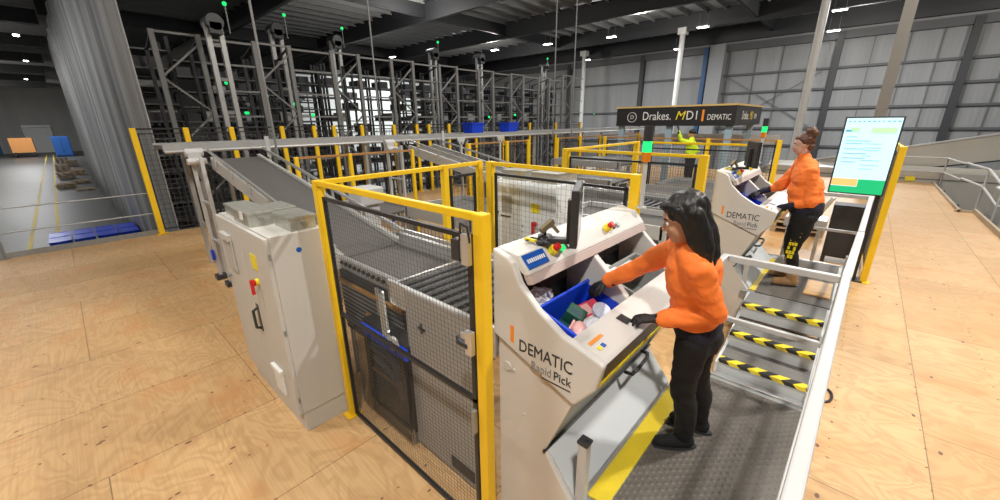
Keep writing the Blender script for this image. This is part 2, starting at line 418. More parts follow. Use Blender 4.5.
def person(label, j, fwd, hfwd, skin, jacket_m, trouser_m, shoe_m, brow, root, wide=1., sleeve=1.0, det=True, hair=None, hem=.10, group=None, cuff=None, boot=1.):
    t = thing('person', label, 'person', root)
    t['label'] = label
    ro = V3(root); J = {k: V3(v)-ro for k, v in j.items()}
    fw = V3(fwd).normalized(); Rb = rotm(fwd); Rh = rotm(hfwd)
    side = Rb @ V3((0, 1, 0))
    vx = 1.0 if det else 1.8
    up = (J['neck']-J['pelvis']).normalized(); Rt = rotm(fwd, up)
    Wd = wide
    # body: one continuous surface
    m = MB(); T = head_shape(m, J['head'], Rh)
    caps(m, [J['neck']-up*.05, lerp(J['neck'], J['head'], .45), J['head']-Rh @ V3((.02, 0, .04))], [.06, .052, .05])
    m.ball(lerp(J['pelvis'], J['neck'], .72), 1, 12, (.105, .155*Wd, .19), Rt); m.ball(J['pelvis']+up*.08, 1, 12, (.1, .13*Wd, .2), Rt)
    for s_ in 'LR':
        caps(m, [lerp(J['sh'+s_], J['neck'], .5), J['sh'+s_], J['el'+s_], J['wr'+s_]], [.06, .047, .038, .026])
        caps(m, [J['hip'+s_], J['kn'+s_], J['an'+s_]], [.085, .055, .038]); m.ball(J['an'+s_]+fw*.04-V3((0, 0, .035)), 1, 7, (.07, .028, .02), rotm(J['toe'+s_]-J['an'+s_]))
        hd = (J['ha'+s_]-J['wr'+s_]).normalized(); caps(m, [J['wr'+s_], J['wr'+s_]+hd*.05], [.02, .014])
    body = meshed('body', m, skin, t, .0065*vx, 4)
    if det: face_bits(body, T, Rh, brow)
    # jacket
    m = MB()
    ch = lerp(J['pelvis'], J['neck'], .70); m.ball(ch, 1, 14, (.135, .19*Wd, .205), Rt); m.ball(lerp(J['pelvis'], J['neck'], .42), 1, 14, (.138*Wd, .178*Wd, .2), Rt)
    hemc = lerp(J['pelvis'], J['neck'], .13); m.ball(hemc+up*.06, 1, 14, (.14*Wd, .175*Wd, .15), Rt)
    caps(m, [lerp(J['neck'], ch, .35), J['neck']+up*.02, J['neck']+up*.045+Rh @ V3((.0, 0, 0))], [.1, .075, .068])
    for s_ in 'LR':
        e = J['el'+s_]; w_ = lerp(e, J['wr'+s_], sleeve)
        caps(m, [lerp(J['sh'+s_], J['neck'], .55), J['sh'+s_]-V3((0, 0, .005)), lerp(J['sh'+s_], e, .5), e, lerp(e, w_, .5), w_], [.085, .074, .066, .059*Wd, .054, .046])
    jk = meshed('jacket', m, jacket_m, t, .0085*vx, 3, .011, 8.5, (1, 1, 1.7))
    # cut the hem flat
    cutp = hemc-up*hem
    bm = bmesh.new(); bm.from_mesh(jk.data); bmesh.ops.bisect_plane(bm, geom=bm.verts[:]+bm.edges[:]+bm.faces[:], plane_co=cutp, plane_no=-up, clear_outer=True)
    bmesh.ops.holes_fill(bm, edges=[e for e in bm.edges if e.is_boundary], sides=0); bm.to_mesh(jk.data); bm.free()
    # navy undershirt showing below the hem
    m = MB(); m.ball(J['pelvis']+up*.055, 1, 12, (.14*Wd, .174*Wd, .17), Rt); meshed('undershirt', m, NAVY, t, .01*vx, 2, .006, 12)
    if cuff:
        for s_ in 'LR':
            m = MB(); caps(m, [lerp(J['el'+s_], J['wr'+s_], sleeve-.12), J['wr'+s_]], [.045, .036]); meshed('cuff', m, cuff, t, .008*vx, 2, .005, 14)
    # trousers
    m = MB(); m.ball(J['pelvis']-up*.0, 1, 12, (.13*Wd, .165*Wd, .13), Rt); m.ball(J['pelvis']-fw*.035-up*.04, 1, 10, (.095, .14*Wd, .1), Rt)
    for s_ in 'LR': caps(m, [J['hip'+s_], lerp(J['hip'+s_], J['kn'+s_], .5), J['kn'+s_], lerp(J['kn'+s_], J['an'+s_], .45)-fw*.02, J['an'+s_]+V3((0, 0, .12*(boot-1)/.3))], [.104*Wd, .09*Wd, .072, .066, .056])
    meshed('trousers', m, trouser_m, t, .009*vx, 3, .009, 9, (1, 1, 1.4))
    # shoes and gloves
    for s_ in 'LR':
        m = MB(); a = J['an'+s_]; d = (J['toe'+s_]-a); d.z = 0; d.normalize(); b = V3((a.x, a.y, J['toe'+s_].z-.025)); q = d.cross(V3((0, 0, 1)))
        caps(m, [b+V3((0, 0, .045))-d*.03, b+V3((0, 0, .04))+d*.06, b+V3((0, 0, .034))+d*.15], [.045*boot, .043*boot, .038*boot], 14)
        caps(m, [b+V3((0, 0, .05))-d*.02, a+V3((0, 0, .02+.06*(boot-1)))], [.046*boot, .05*boot], 14)
        sh = meshed('shoe', m, shoe_m, t, .006*vx, 3, .002, 30)
        zb = J['toe'+s_].z-.03
        if boot > 1:
            for v in sh.data.vertices: v.co.z += .012
        for v in sh.data.vertices:
            if v.co.z < zb+.012: v.co.z = zb+.012
        MB().prism([tuple((b+d*(.05+.145*cos(k*pi/8))+q*(.044*sin(k*pi/8)))[:2]) for k in range(16)], zb, zb+.016, 'z').build('sole', DARK, sh)
        m = MB(); nn = V3((0, 0, -1)) if s_ == 'L' else V3((0, 0, -1))
        hand(m, J['wr'+s_], J['ha'+s_]-J['wr'+s_], nn, 1.08, .4 if s_ == 'L' else .75, 1 if s_ == 'L' else -1)
        meshed('glove', m, GLOVE, t, .0042*vx, 2, .0012, 40)
    return t, J, Rh, T

# nearer worker
root1 = (-.5, 2.3, .55)
j1 = dict(head=(-.585, 1.975, 2.135), neck=(-.55, 2.03, 1.985), pelvis=(-.495, 2.225, 1.45), shL=(-.475, 1.93, 1.92), shR=(-.645, 2.165, 1.93),
          elL=(-.385, 2.04, 1.655), wrL=(-.64, 1.99, 1.565), haL=(-.78, 1.95, 1.54), elR=(-.86, 2.17, 1.76), wrR=(-1.045, 2.15, 1.625), haR=(-1.13, 2.08, 1.56),
          hipL=(-.49, 2.14, 1.40), hipR=(-.49, 2.31, 1.40), knL=(-.53, 2.23, 1.02), knR=(-.50, 2.42, 1.02), anL=(-.495, 2.30, .65), anR=(-.465, 2.52, .65), toeL=(-.62, 2.2, .58), toeR=(-.58, 2.5, .58))
t1, J, Rh, T = person('person with long black hair in orange hi-vis jacket reaching into the nearest blue tote', j1, (-1, -.12, 0), (-.89, -.40, -.30), SKIN, ORG, BLKC, BLKC, HAIRB, root1, .9, .93, hem=-.055, cuff=NAVY)
m = MB()
m.ball(T((-.026, 0, .05)), 1, 14, (.104, .092, .098), Rh)
m.ball(T((.045, 0, .088)), 1, 8, (.05, .07, .03), Rh)
for a in (-1, 1):
    caps(m, [T((.018, a*.072, .06)), T((-.008, a*.08, -.02)), T((-.02, a*.084, -.1)), T((-.03, a*.088, -.15))], [.028, .025, .029, .018], 12)
    caps(m, [T((-.045, a*.06, .03)), T((-.055, a*.066, -.06)), T((-.06, a*.076, -.14)), T((-.06, a*.08, -.19))], [.05, .05, .048, .03], 12)
caps(m, [T((-.065, 0, .03)), T((-.08, 0, -.07)), T((-.085, 0, -.14)), T((-.085, 0.02, -.19)), T((-.08, .04, -.23))], [.056, .06, .055, .045, .022], 12)
hr = meshed('hair', m, HAIRB, t1, .006, 2, .006, 30, (1, 1, .18))
# worker with hair bun
root2 = (-.37, 6.0, .55)
j2 = dict(head=(-.55, 5.95, 2.305), neck=(-.50, 5.96, 2.13), pelvis=(-.375, 6.0, 1.53), shL=(-.40, 5.79, 2.02), shR=(-.56, 6.13, 2.02),
          elL=(-.335, 5.78, 1.67), wrL=(-.63, 5.82, 1.555), haL=(-.78, 5.83, 1.535), elR=(-.70, 6.15, 1.78), wrR=(-.90, 6.08, 1.69), haR=(-1.0, 6.02, 1.64),
          hipL=(-.375, 5.9, 1.46), hipR=(-.375, 6.1, 1.46), knL=(-.42, 5.88, 1.03), knR=(-.47, 6.17, 1.03), anL=(-.36, 5.92, .66), anR=(-.44, 6.24, .66), toeL=(-.53, 5.86, .58), toeR=(-.6, 6.22, .58))
t2, J, Rh, T = person('person with a hair bun in orange hi-vis jacket and tan boots, second station', j2, (-1, -.1, 0), (-.97, -.2, -.12), SKIN2, ORG, BLKC, TAN, HAIRA, root2, 1.3, .42, cuff=NAVY, boot=1.3)
m = MB()
m.ball(T((-.026, 0, .048)), 1, 12, (.1, .086, .088), Rh); m.ball(T((.03, 0, .082)), 1, 8, (.05, .062, .026), Rh)
m.ball(T((-.07, 0, -.02)), 1, 8, (.05, .07, .06), Rh)
m.ball(T((-.075, 0, .15)), 1, 10, (.055, .065, .045), Rh); m.ball(T((-.1, .02, .12)), 1, 8, (.05, .05, .04), Rh)
hr = meshed('hair', m, HAIRA, t2, .006, 2, .007, 28)
q = [v.co for v in hr.data.vertices]
# yellow block print down the near trouser leg
m = MB()
rp_ = random.Random(5)
for k in range(7):
    z = J['hipL'].z-.16-k*.055; x = J['hipL'].x+.0-.02*k*.35-.01
    c = V3((x, J['hipL'].y-.104+.0015*k, z))
    for a in range(3):
        if (k*3+a) % 5 != 3: m.box(c.x-.045+a*.03, c.x-.045+a*.03+.024, c.y-.012, c.y+.02, z-.02+rp_.uniform(-.004, .004), z+.02)
m.build('leg_print', LABY, t2)
# small far worker in hi-vis yellow
tag_fig = dict(head=(-3.66, 12.0, 2.22), neck=(-3.64, 12.0, 2.06), pelvis=(-3.6, 12.0, 1.5), shL=(-3.6, 11.84, 1.98), shR=(-3.65, 12.16, 1.98), elL=(-3.86, 11.82, 2.06), wrL=(-3.95, 11.8, 2.3), haL=(-3.97, 11.8, 2.4),
               elR=(-3.5, 12.2, 1.75), wrR=(-3.75, 12.1, 1.65), haR=(-3.85, 12.1, 1.62), hipL=(-3.6, 11.9, 1.43), hipR=(-3.6, 12.1, 1.43), knL=(-3.6, 11.9, 1.02), knR=(-3.6, 12.1, 1.02), anL=(-3.58, 11.9, .65), anR=(-3.58, 12.1, .65), toeL=(-3.75, 11.9, .58), toeR=(-3.75, 12.1, .58))
t3, J, Rh, T = person('distant person in lime yellow hi-vis top standing under the black sign box', tag_fig, (-1, -.1, 0), (-1, -.1, -.1), SKIN, HVY, BLKC, BLKC, HAIRB, (-3.6, 12.0, .55), 1., .6, det=False, cuff=HVY)
m = MB(); m.ball(T((-.02, 0, .05)), 1, 10, (.1, .085, .09), Rh); meshed('hair', m, HAIRB, t3, .012, 2)
t = thing('work_platform', 'grey work platform under the distant person in lime yellow', 'platform', (-3.6, 12.0, 0))
MB().box(-.5, .5, -.5, .5, .48, .55).build('deck', STEEL, t); m = MB(); [MB().box(x, x+.05, y, y+.05, 0, .48).each('leg', STEEL, t) for x in (-.48, .43) for y in (-.48, .43)]
#PEOPLE_END
# ------------------------------------------------------------------ hall shell
GZ = -3.0
struct(MB().box(-140, 14, -14, 45.2, GZ-.2, GZ).build('floor', CONC))
# mezzanine deck of plywood
MEZ = MB().box(-12.8, 2.65, -6, 17.0, -.06, 0); MEZ.box(-12.8, 2.35, 17.0, 24., -.06, 0)
struct(MEZ.build('floor_deck', PLY))
struct(MB().box(-12.92, -12.8, -6, 24, -.22, .0).build('trim_1', STEEL))
struct(MB().box(2.65, 2.71, -6, 17.06, -.3, .12).box(2.3, 2.65, 17.0, 17.06, -.3, .06).box(2.35, 2.41, 17, 24, -.3, .08).build('trim_2', simple('deck_edge', (.42, .33, .23), .6)))
DM = MB()
for i in range(9): DM.box(-12.8, 2.6, -5+i*3.4, -4.8+i*3.4, -.4, -.06)
for x in (-12.6, -7.6, -2.6, 2.3):
    for y in (-4.9, 1.9, 8.7, 15.5, 22.3): DM.box(x-.1, x+.1, y-.1, y+.1, GZ, -.06)
struct(DM.build('trim_3', DSTEEL))
# walls
struct(MB().box(-140, 14, 45, 45.2, GZ, 11.5).build('wall_far', WALL))
struct(MB().box(-140.2, -140, -14, 45.2, GZ, 11.5).build('wall_left', WALL2))
struct(MB().box(14, 14.2, -14, 45.2, GZ, 11.5).build('wall_right', WALL))
struct(MB().box(-140, 14, -14.2, -14, GZ, 11.5).build('wall_behind', WALL))
CE = MB()
CE.box(-140, 14, -14, 45.2, 11.2, 11.35)
struct(CE.build('ceiling', CEIL))
# roof purlins (run along y) and deep beams (run along x)
RP = MB()
for i in range(107): RP.box(-139+i*1.43, -138.92+i*1.43, -14, 45, 10.85, 11.2)
struct(RP.build('trim_4', simple('purlin_grey', (.3, .3, .3), .6)))
RB = MB()
for y, h in ((-9, 1.1), (2.5, 1.1), (11.5, 1.2), (20.5, 1.2), (29.5, 1.2), (38, 1.2), (44.6, 1.4)):
    RB.box(-70, 14, y-.14, y+.14, 11.0-h-.1, 11.0-h-.04).box(-70, 14, y-.02, y+.02, 11-h-.1, 11).box(-70, 14, y-.14, y+.14, 10.96, 11.02)
for x in (-24, -36, -48, -61, -75, -90, -106, -122): RB.box(x-.4, x+.4, -14, 1.2, 9.9, 11.0)
for x in (-44, -26, -8, 9): RB.box(x-.12, x+.12, 1.2, 45, 9.95, 10.02).box(x-.02, x+.02, 1.2, 45, 9.95, 10.9)
struct(RB.build('trim_5', DSTEEL))
struct(MB().box(-42.2, -42, 17, 35, GZ, 7.6).build('wall_bright_gap', simple('bright_gap_panel', (.55, .57, .55), .6)))  # added pale wall, lit to make the bright gap behind the shelving
# far wall steelwork
FW = MB()
for z in (3.45, 6.6, 5.0, 1.8, .3): FW.box(-13 if z in (5.0, 1.8) else -70, 14, 44.8, 44.99, z-.09, z+.09)
FW.box(-70, 14, 44.6, 44.99, 8.7, 9.3)
struct(FW.build('trim_6', simple('girt_grey', (.09, .09, .095), .6)))
FP = MB()
for x in (-3.2, 4.1, -28.9, -19.6, 11): FP.box(x-.22, x+.22, 44.5, 44.98, GZ, 9.2)
struct(FP.build('trim_7', DSTEEL))
FJ = MB()
for x in (-11.2, -9, -7, -5, -1.1, .9, 2.6, 5.9, 7.8, 9.4): FJ.box(x-.03, x+.03, 44.9, 44.99, GZ, 9)
FJ.bar((-11, 44.85, 6.4), (-4, 44.85, 1.9), .06).bar((-11, 44.85, 1.9), (-4, 44.85, 6.4), .06)
struct(FJ.build('trim_8', simple('joint_grey', (.12, .12, .12), .6)))
struct(MB().box(-13.4, -13.0, 44.3, 44.98, GZ, 9.2).build('trim_9', simple('blue_flashing', (.02, .08, .2), .5)))
struct(MB().box(-12.8, -11.5, 44.0, 44.98, GZ, 9.3).build('trim_10', simple('pier_grey', (.28, .28, .28), .6)))
# yellow walkway lines on the lower floor
struct(MB().box(-130, -13, -2.2, -2.05, GZ, GZ+.006).box(-130, -13, -1.25, -1.1, GZ, GZ+.006).build('trim_11', FLY))
# columns
def column(x, y, rr, mat, label, top=10.0, round_=True, base=GZ):
    t = thing('column', label, 'column', (x, y, base))
    m = MB()
    if round_: m.cyl((0, 0, 0), (0, 0, top-base), rr, n=20)
    else: m.box(-rr, rr, -rr, rr, 0, top-base)
    m.build('shaft', mat, t, smooth=False)
    MB().box(-rr*1.7, rr*1.7, -rr*1.7, rr*1.7, 0, .03).build('base_plate', mat, t)
    MB().box(-rr*1.6, rr*1.6, -rr*1.6, rr*1.6, top-base-.5, top-base).build('head_bracket', mat, t)
column(-2.95, 28, .19, COLW, 'slender white round column rising behind the person beside the big screen')
column(.17, 19.5, .16, COLB, 'beige square column rising from behind the top of the big screen', round_=False)
column(-13.4, 38, .21, COLW, 'white round column rising behind the middle of the black sign box')
column(-25.3, 42, .22, COLW, 'white round column furthest to the left, in front of the grey wall')
# hanging drop rods
def rod(x, y, label, w=.035):
    o = MB().cyl((x, y, 2.0 if x > -13 else -1), (x, y, 10.9), w, n=8).build('hanging_rod', RSTEEL)
    tag(o, label, 'rod', 'steel rods from the roof')
rod(-7.6, 2.55, 'long steel rod passing in front of the rack frames, above the sloping belt', .02)
rod(-9.2, 5.6, 'steel rod dropping from the roof to the middle of the trunk conveyor', .02)
rod(-8.0, 11.5, 'steel rod coming down left of the grey wall, behind the blue totes', .02)
rod(-7.9, 12.5, 'steel rod beside the one behind the blue totes, nearer the black sign', .02)
# high-bay lamps
def lamp_obj():
    t = thing('high_bay_lamp', 'x', 'ceiling light', (0, 0, 0), 'high bay lamps')
    MB().box(-.42, .42, -.2, .2, 0, .1).build('housing', STEEL, t, .01)
    MB().box(-.38, .38, -.17, .17, -.03, 0).build('diffuser', LEDW, t)
    MB().cyl((-.3, 0, .1), (-.3, 0, 1.0), .008, n=6).cyl((.3, 0, .1), (.3, 0, 1.0), .008, n=6).each('suspension_wire', STEEL, t)
    return t
LP = [(-51.3, -.17, 'high bay lamp at the top left, nearest of the row over the lower aisle'),
      (-70, -.2, 'second high bay lamp in the row over the lower aisle'),
      (-96, -.9, 'high bay lamp furthest along over the lower aisle'),
      (-40.4, 27, 'round-looking bright lamp hanging above the rack frames'),
      (-24, 33.2, 'lamp above the grey wall, just right of the rack frames'),
      (-18.2, 34.5, 'lamp above the grey wall, over the gap left of the black sign'),
      (-25.4, 42.7, 'dim far lamp beside the white column left of the black sign'),
      (-15.4, 43, 'dim far lamp beside the white column over the black sign'),
      (-11.3, 36.2, 'lamp in the roof to the upper left of the white column over the sign'),
      (-3.1, 37.4, 'brightest lamp at the top right of the roof'),
      (-3.7, 43.5, 'dim far lamp below the brightest lamp at the top right'),
      (-29.6, 31.9, 'small lamp over the right end of the rack frames')]
l0 = None
for i, (x, y, lb) in enumerate(LP):
    if l0 is None: l0 = lamp_obj(); o = l0
    else: o = copy_tree(l0)
    o.location = (x, y, 9.5 if y < 40 or x < -40 else 9.2); o['label'] = lb

# ------------------------------------------------------------------ lower level on the left
ct = MB()
nx = 220
def cy(x): return 1.62+.05*sin(x*1.3)+.03*sin(x*3.1+1)+.012*sin(x*9.7)
zs = [GZ+.02, 0, 3, 6, 9.9]
vs = []; fs = []
for i in range(nx+1):
    x = -13.0-i*(46./nx)
    for k, z in enumerate(zs): vs.append((x, cy(x)+(.0 if k else .05*sin(x*3)), z))
for i in range(nx):
    for k in range(len(zs)-1): a = i*len(zs)+k; fs.append((a, a+1, a+len(zs)+1, a+len(zs)))
ct.add(vs, fs); c_o = ct.build('netting_curtain', CURT, smooth=True)
tag(c_o, 'tall grey translucent netting curtain hanging along the side of the racking', 'curtain')
sm = c_o.modifiers.new('s', 'SOLIDIFY'); sm.thickness = .012
# pallets stacked on the lower floor
def pallet():
    t = thing('wooden_pallet', 'x', 'pallet', (0, 0, 0), 'pallets on the lower floor')
    m = MB()
    for i in range(7): m.box(-.6+i*.183, -.5+i*.183, -.6, .6, .12, .142)
    m.build('deck_board', PALW, t)
    m = MB()
    for y in (-.55, 0, .55):
        for x in (-.55, 0, .55): m.box(x-.05, x+.05, y-.07, y+.07, .022, .12)
        m.box(-.6, .6, y-.07, y+.07, 0, .022)
    m.build('bearer', PALW, t)
    return t
p0 = None
spots = []
PX = lambda x: -56+(x+47)*2.3
for (x, y, n) in ((-47, -.35, 3), (-48.6, .75, 2), (-45.6, .8, 1), (-51.5, -.2, 5), (-53.5, .8, 4), (-57, -.3, 6), (-60.5, .7, 6), (-64, -.2, 6)):
    for k in range(n): spots.append((PX(x)+rnd.uniform(-.12, .12), y+rnd.uniform(-.1, .1), GZ+.144*k, k, n))
for i, (x, y, z, k, n) in enumerate(spots):
    if p0 is None: p0 = pallet(); o = p0
    else: o = copy_tree(p0)
    o.location = (x, y, z); o.rotation_euler.z = rnd.uniform(-.12, .12)
    st = ['nearest', 'second', 'third', 'fourth', 'fifth', 'sixth', 'seventh', 'eighth']
    si = [(-47, -.35), (-48.6, .75), (-45.6, .8), (-51.5, -.2), (-53.5, .8), (-57, -.3), (-60.5, .7), (-64, -.2)]
    j = min(range(8), key=lambda q: abs(PX(si[q][0])-x)+abs(si[q][1]-y))
    names = ['stack at the front left', 'front stack by the curtain', 'lone spot at the near right corner', 'fourth stack back along the aisle', 'fifth stack back by the curtain', 'sixth stack back along the aisle', 'seventh stack back by the curtain', 'rearmost stack of the aisle']
    ordn = ['bottom', 'second from the floor', 'third from the floor', 'fourth from the floor', 'fifth from the floor', 'sixth from the floor'][k]
    if k == n-1 and n > 1: ordn = 'topmost'
    o['label'] = 'wooden pallet, %s in the %s' % (ordn, names[j])
# blue folding crates beyond the deck edge
def crate():
    t = thing('blue_crate', 'x', 'crate', (0, 0, 0), 'blue crates below the deck edge')
    m = MB(); m.box(-.5, .5, -.29, .29, 0, .02)
    for a in (-1, 1):
        m.box(-.5, .5, a*.29-.012, a*.29+.012, 0, .4); m.box(a*.5-.012, a*.5+.012, -.29, .29, 0, .4)
    m.box(-.49, .49, -.28, .28, .38, .4)
    m.build('crate_shell', BLUE, t)
    m = MB()
    for a in (-1, 1): m.box(-.53, .53, a*.29-.03, a*.29+.03, .36, .41); m.box(a*.5-.03, a*.5+.03, -.3, .3, .36, .41)
    m.build('crate_rim', BLUE, t)
    return t
cr = crate(); k = 0
for i in range(2):
    for j in range(4):
        for q in range(3):
            o = cr if k == 0 else copy_tree(cr); k += 1
            o.location = (-23.6-1.12*i, -.86+.69*j, GZ+.41*q)
            o['label'] = 'blue plastic crate, %s of its stack, %s column, %s row beyond the deck edge' % (['bottom', 'middle', 'top'][q], ['leftmost', 'second', 'third', 'rightmost'][j], ['front', 'back'][i])
# stuff far down the aisle
t = thing('orange_cart', 'orange cart parked at the far end of the yellow aisle lines', 'cart', (-122, -4.6, GZ))
MB().box(-1.8, 1.8, -1.6, 1.4, .9, 3.6).build('body', simple('orange_panel', (.75, .33, .1), .5), t, .03)
w = MB(); [w.cyl((a, b-.1, .45), (a, b+.1, .45), .45, n=14) for a in (-1.2, 1.2) for b in (-1.3, 1.1)]; w.build('wheel', DARK, t)
t = thing('blue_container', 'blue container at the end of the aisle, right of the orange cart', 'container', (-118, .5, GZ))
MB().box(-2, 2, -1.2, 1.2, .1, 3.8).build('body', simple('blue_panel', (.02, .1, .35), .5), t, .05)
MB().box(2, 2.06, -1.1, -.02, .3, 3.6).box(2, 2.06, .02, 1.1, .3, 3.6).build('door', MATS['blue_panel'], t, .02)
t = thing('roller_door', 'dark blue roller door at the far left of the lower floor', 'door', (-139.6, -11.5, GZ))
MB().box(-.1, 0, -3, 3, 0, 5.6).build('shutter', simple('blue_door', (.015, .1, .22), .5), t); MB().box(-.1, .1, -3.2, -3, 0, 5.8).box(-.1, .1, 3, 3.2, 0, 5.8).box(-.1, .3, -3.2, 3.2, 5.6, 6.2).build('door_frame', STEEL, t)
t = thing('loading_doorway', 'pale loading doorway at the far end of the aisle', 'door', (-139.6, -2.4, GZ))
MB().box(-.1, 0, -2, 2, 0, 5.5).build('shutter', simple('pale_door', (.7, .72, .7), .5), t); MB().box(-.1, .15, -2.2, -2, 0, 5.7).box(-.1, .15, 2, 2.2, 0, 5.7).box(-.1, .3, -2.2, 2.2, 5.5, 6.0).build('door_frame', STEEL, t)
# guard rail along the deck edge
t = thing('edge_guard_rail', 'thin grey guard rail along the left edge of the plywood deck', 'guard rail', (-12.75, 0, 0))
for y in (-5.5, -3.2, -.95+0):
    MB().box(-.025, .025, y-.35-.025, y-.35+.025, 0, 1.08).box(-.08, .08, y-.43, y-.27, 0, .012).build('post', RSTEEL, t)
for z in (.53, 1.03): MB().cyl((0, -6, z), (0, 1.2, z), .018, n=8).build('rail', STEEL, t)
MB().box(-.01, .01, -6, 1.2, 0, .12).build('toe_board', STEEL, t)
# near steel hangers on far left
t = thing('steel_trestle', 'dark leaning steel post beyond the guard rail at the far left', 'post', (-30, -4.2, GZ))
MB().bar((0, 0, 0), (0, 0, 12), .25).build('shaft', DSTEEL, t); MB().box(-.3, .3, -.3, .3, 0, .04).build('base_plate', DSTEEL, t)
o = dup(t, (-38, -3.9, GZ), 'dark steel post behind the leaning one at the far left')

# ------------------------------------------------------------------ racking
def rack_module():
    t = thing('rack_frame', 'x', 'rack', (0, 0, GZ), 'front row of steel rack frames')
    top = 8.1
    for y in (0, 1.05):
        MB().box(-.06, .06, y-.06, y+.06, 0, top).build('upright', RSTEEL, t)
    m = MB(); z = 1.2; s = 0
    while z < top-.9:
        a, b = (0, 1.05) if s % 2 == 0 else (1.05, 0)
        m.bar((0, a, z), (0, b, z+.95), .05); z += .95; s += 1
    m.bar((0, 0, top-.04), (0, 1.05, top-.04), .06); m.bar((0, 0, 3.0), (0, 1.05, 3.0), .05)
    m.build('diagonal_brace', RSTEEL, t)
    m = MB()
    for k in range(6): m.bar((0, 1.05, 3.6+k*.75), (0, 2.43, 3.6+k*.75), .055)
    m.bar((0, 1.05, top-.1), (0, 2.43, top-.1), .06)
    m.each('cross_bar', RSTEEL, t)
    m = MB()
    for y in (0, 1.05): m.box(-1.3, -1.2, y-.045, y+.045, 0, top-.3); m.bar((0, y, top-.05), (-1.2, y, top-.35), .05)
    m.build('rear_upright', DSTEEL, t)
    return t
rk = rack_module()
ordw = ['first', 'second', 'third', 'fourth', 'fifth', 'sixth', 'seventh', 'eighth', 'ninth', 'tenth', 'eleventh', 'twelfth', 'thirteenth']
ys = [2.42+2.5*i for i in range(9)]
for i, y in enumerate(ys):
    o = rk if i == 0 else copy_tree(rk)
    o.location = (-15.0, y, GZ+(0 if i < 8 else .3)); o['label'] = 'grey lattice rack frame in the front row, %s counting from the netting curtain' % ordw[i]
# lift masts
def mast(x, y, h, label, led=True):
    t = thing('lift_mast', label, 'mast', (x, y, GZ), 'lift masts among the rack frames')
    MB().box(-.07, .07, -.22, -.1, 0, h).box(-.07, .07, .1, .22, 0, h).each('guide', TRUNKW if False else CONV, t)
    m = MB()
    for k in range(int(h/.9)): m.box(-.05, .05, -.1, .1, .5+k*.9, .6+k*.9)
    m.each('rung', RSTEEL, t)
    MB().cyl((-.3, 0, h), (.3, 0, h), .22, n=14).box(-.3, .3, -.15, .15, h-.3, h).build('motor_head', DARK, t, .01)
    if led:
        MB().cyl((0, .4, h-.2), (0, .4, h+.5), .02, n=6).build('signal_pole', RSTEEL, t)
        MB().ball((0, .4, h+.55), .06, 6).build('signal_lamp', LEDG, t)
    return t
mast(-14.2, 3.7, 8.3, 'lift mast with green lamp between the first rack frames')
mast(-16.5, 6.2, 8.8, 'lift mast with green lamp on the third rack frame')
mast(-17.5, 8.9, 8.9, 'lift mast behind the tall thin roof rod')
mast(-17, 13.7, 8.9, 'lift mast with green lamp right of the bright gap in the shelving')
mast(-17, 17.0, 9.0, 'pale lift mast near the middle of the racking', False)
mast(-18, 24.5, 9.3, 'lift mast with green lamp at the right end of the racking')
# storage shelving behind
def shelving(name_g):
    t = thing('storage_shelving', 'x', 'shelving', (0, 0, GZ), 'storage shelving behind the rack frames')
    m = MB()
    for y in (0, 1.3, 2.6):
        for x in (0, -1.0): m.box(x-.04, x+.04, y-.04, y+.04, 0, 8.2)
    m.build('upright', DSTEEL, t)
    m = MB()
    for k in range(15): m.box(-1.04, .04, 0, 2.6, .5+k*.52, .54+k*.52)
    m.build('shelf', simple('shelf_grey', (.16, .16, .16), .5) if 'shelf_grey' not in MATS else MATS['shelf_grey'], t)
    return t
sh = shelving('')
rr = random.Random(3)
bin_me = {}
def bins(parent, k0):
    rr2 = random.Random(k0)
    for nm, mt in (('grey_bins', DARK), ('pale_bins', CONV)):
        m = MB()
        for k in range(4, 14):
            for j in range(5):
                if rr2.random() < (.38 if nm == 'grey_bins' else .14):
                    y = .08+j*.5; m.box(-.9, -.05, y, y+.42, .545+k*.52, .545+k*.52+rr2.uniform(.2, .38))
        o = m.build('stored_tote', mt, parent); o['kind'] = 'stuff'
bins(sh, 1)
first = True; n = 0
for row, (X, y0, cnt) in enumerate(((-18.8, 3.4, 9), (-23.5, 5.4, 9), (-31, 8.2, 10))):
    for i in range(cnt):
        if (row == 2 and i in (2, 3, 4, 5)) or (row == 1 and i in (2, 3)): continue
        o = sh if first else copy_tree(sh); first = False
        o.location = (X, y0+2.75*i, GZ-(0 if row < 2 else 0)); 
        o['label'] = 'dark steel shelving bay, %s from the curtain in the %s row behind the rack frames' % (ordw[i], ['nearest', 'middle', 'rearmost'][row])
cl_ = None
for i in range(11):
    o = copy_tree(sh); o.location = (-16.6-3.1*i, 3.0, GZ); o.rotation_euler.z = R(90)
    o['label'] = 'dark steel shelving bay behind the netting curtain, %s from the near end' % ordw[i]; o['group'] = 'shelving bays behind the curtain'
# green indicator lamps
gl = None
GL = [((226, 83), -17), ((246, 113), -17), ((237, 114), -17), ((248, 113), -18), ((295, 104), -16), ((313, 115), -14), ((414, 92), -18), ((489, 117), -14), ((515, 115), -13), ((345, 90), -17), ((594, 114), -24), ((267, 96), -18)]
def at(x, y, X=None, Y=None, Z=None):
    d = f*F+r*(x-500)-u*(y-250)
    k = X/d.x if X is not None else (Y/d.y if Y is not None else (Z-H)/d.z)
    return V3((0, 0, H))+d*k
for i, ((x, y), X) in enumerate(GL):
    if gl is None: gl = MB().ball((0, 0, 0), .055, 6).build('indicator_lamp', LEDG); o = gl
    else: o = gl.copy(); COL.objects.link(o)
    o.location = at(x, y, X=X)
    tag(o, 'tiny green indicator lamp glowing among the dark racking', 'indicator light', 'green indicator lamps in the racking')

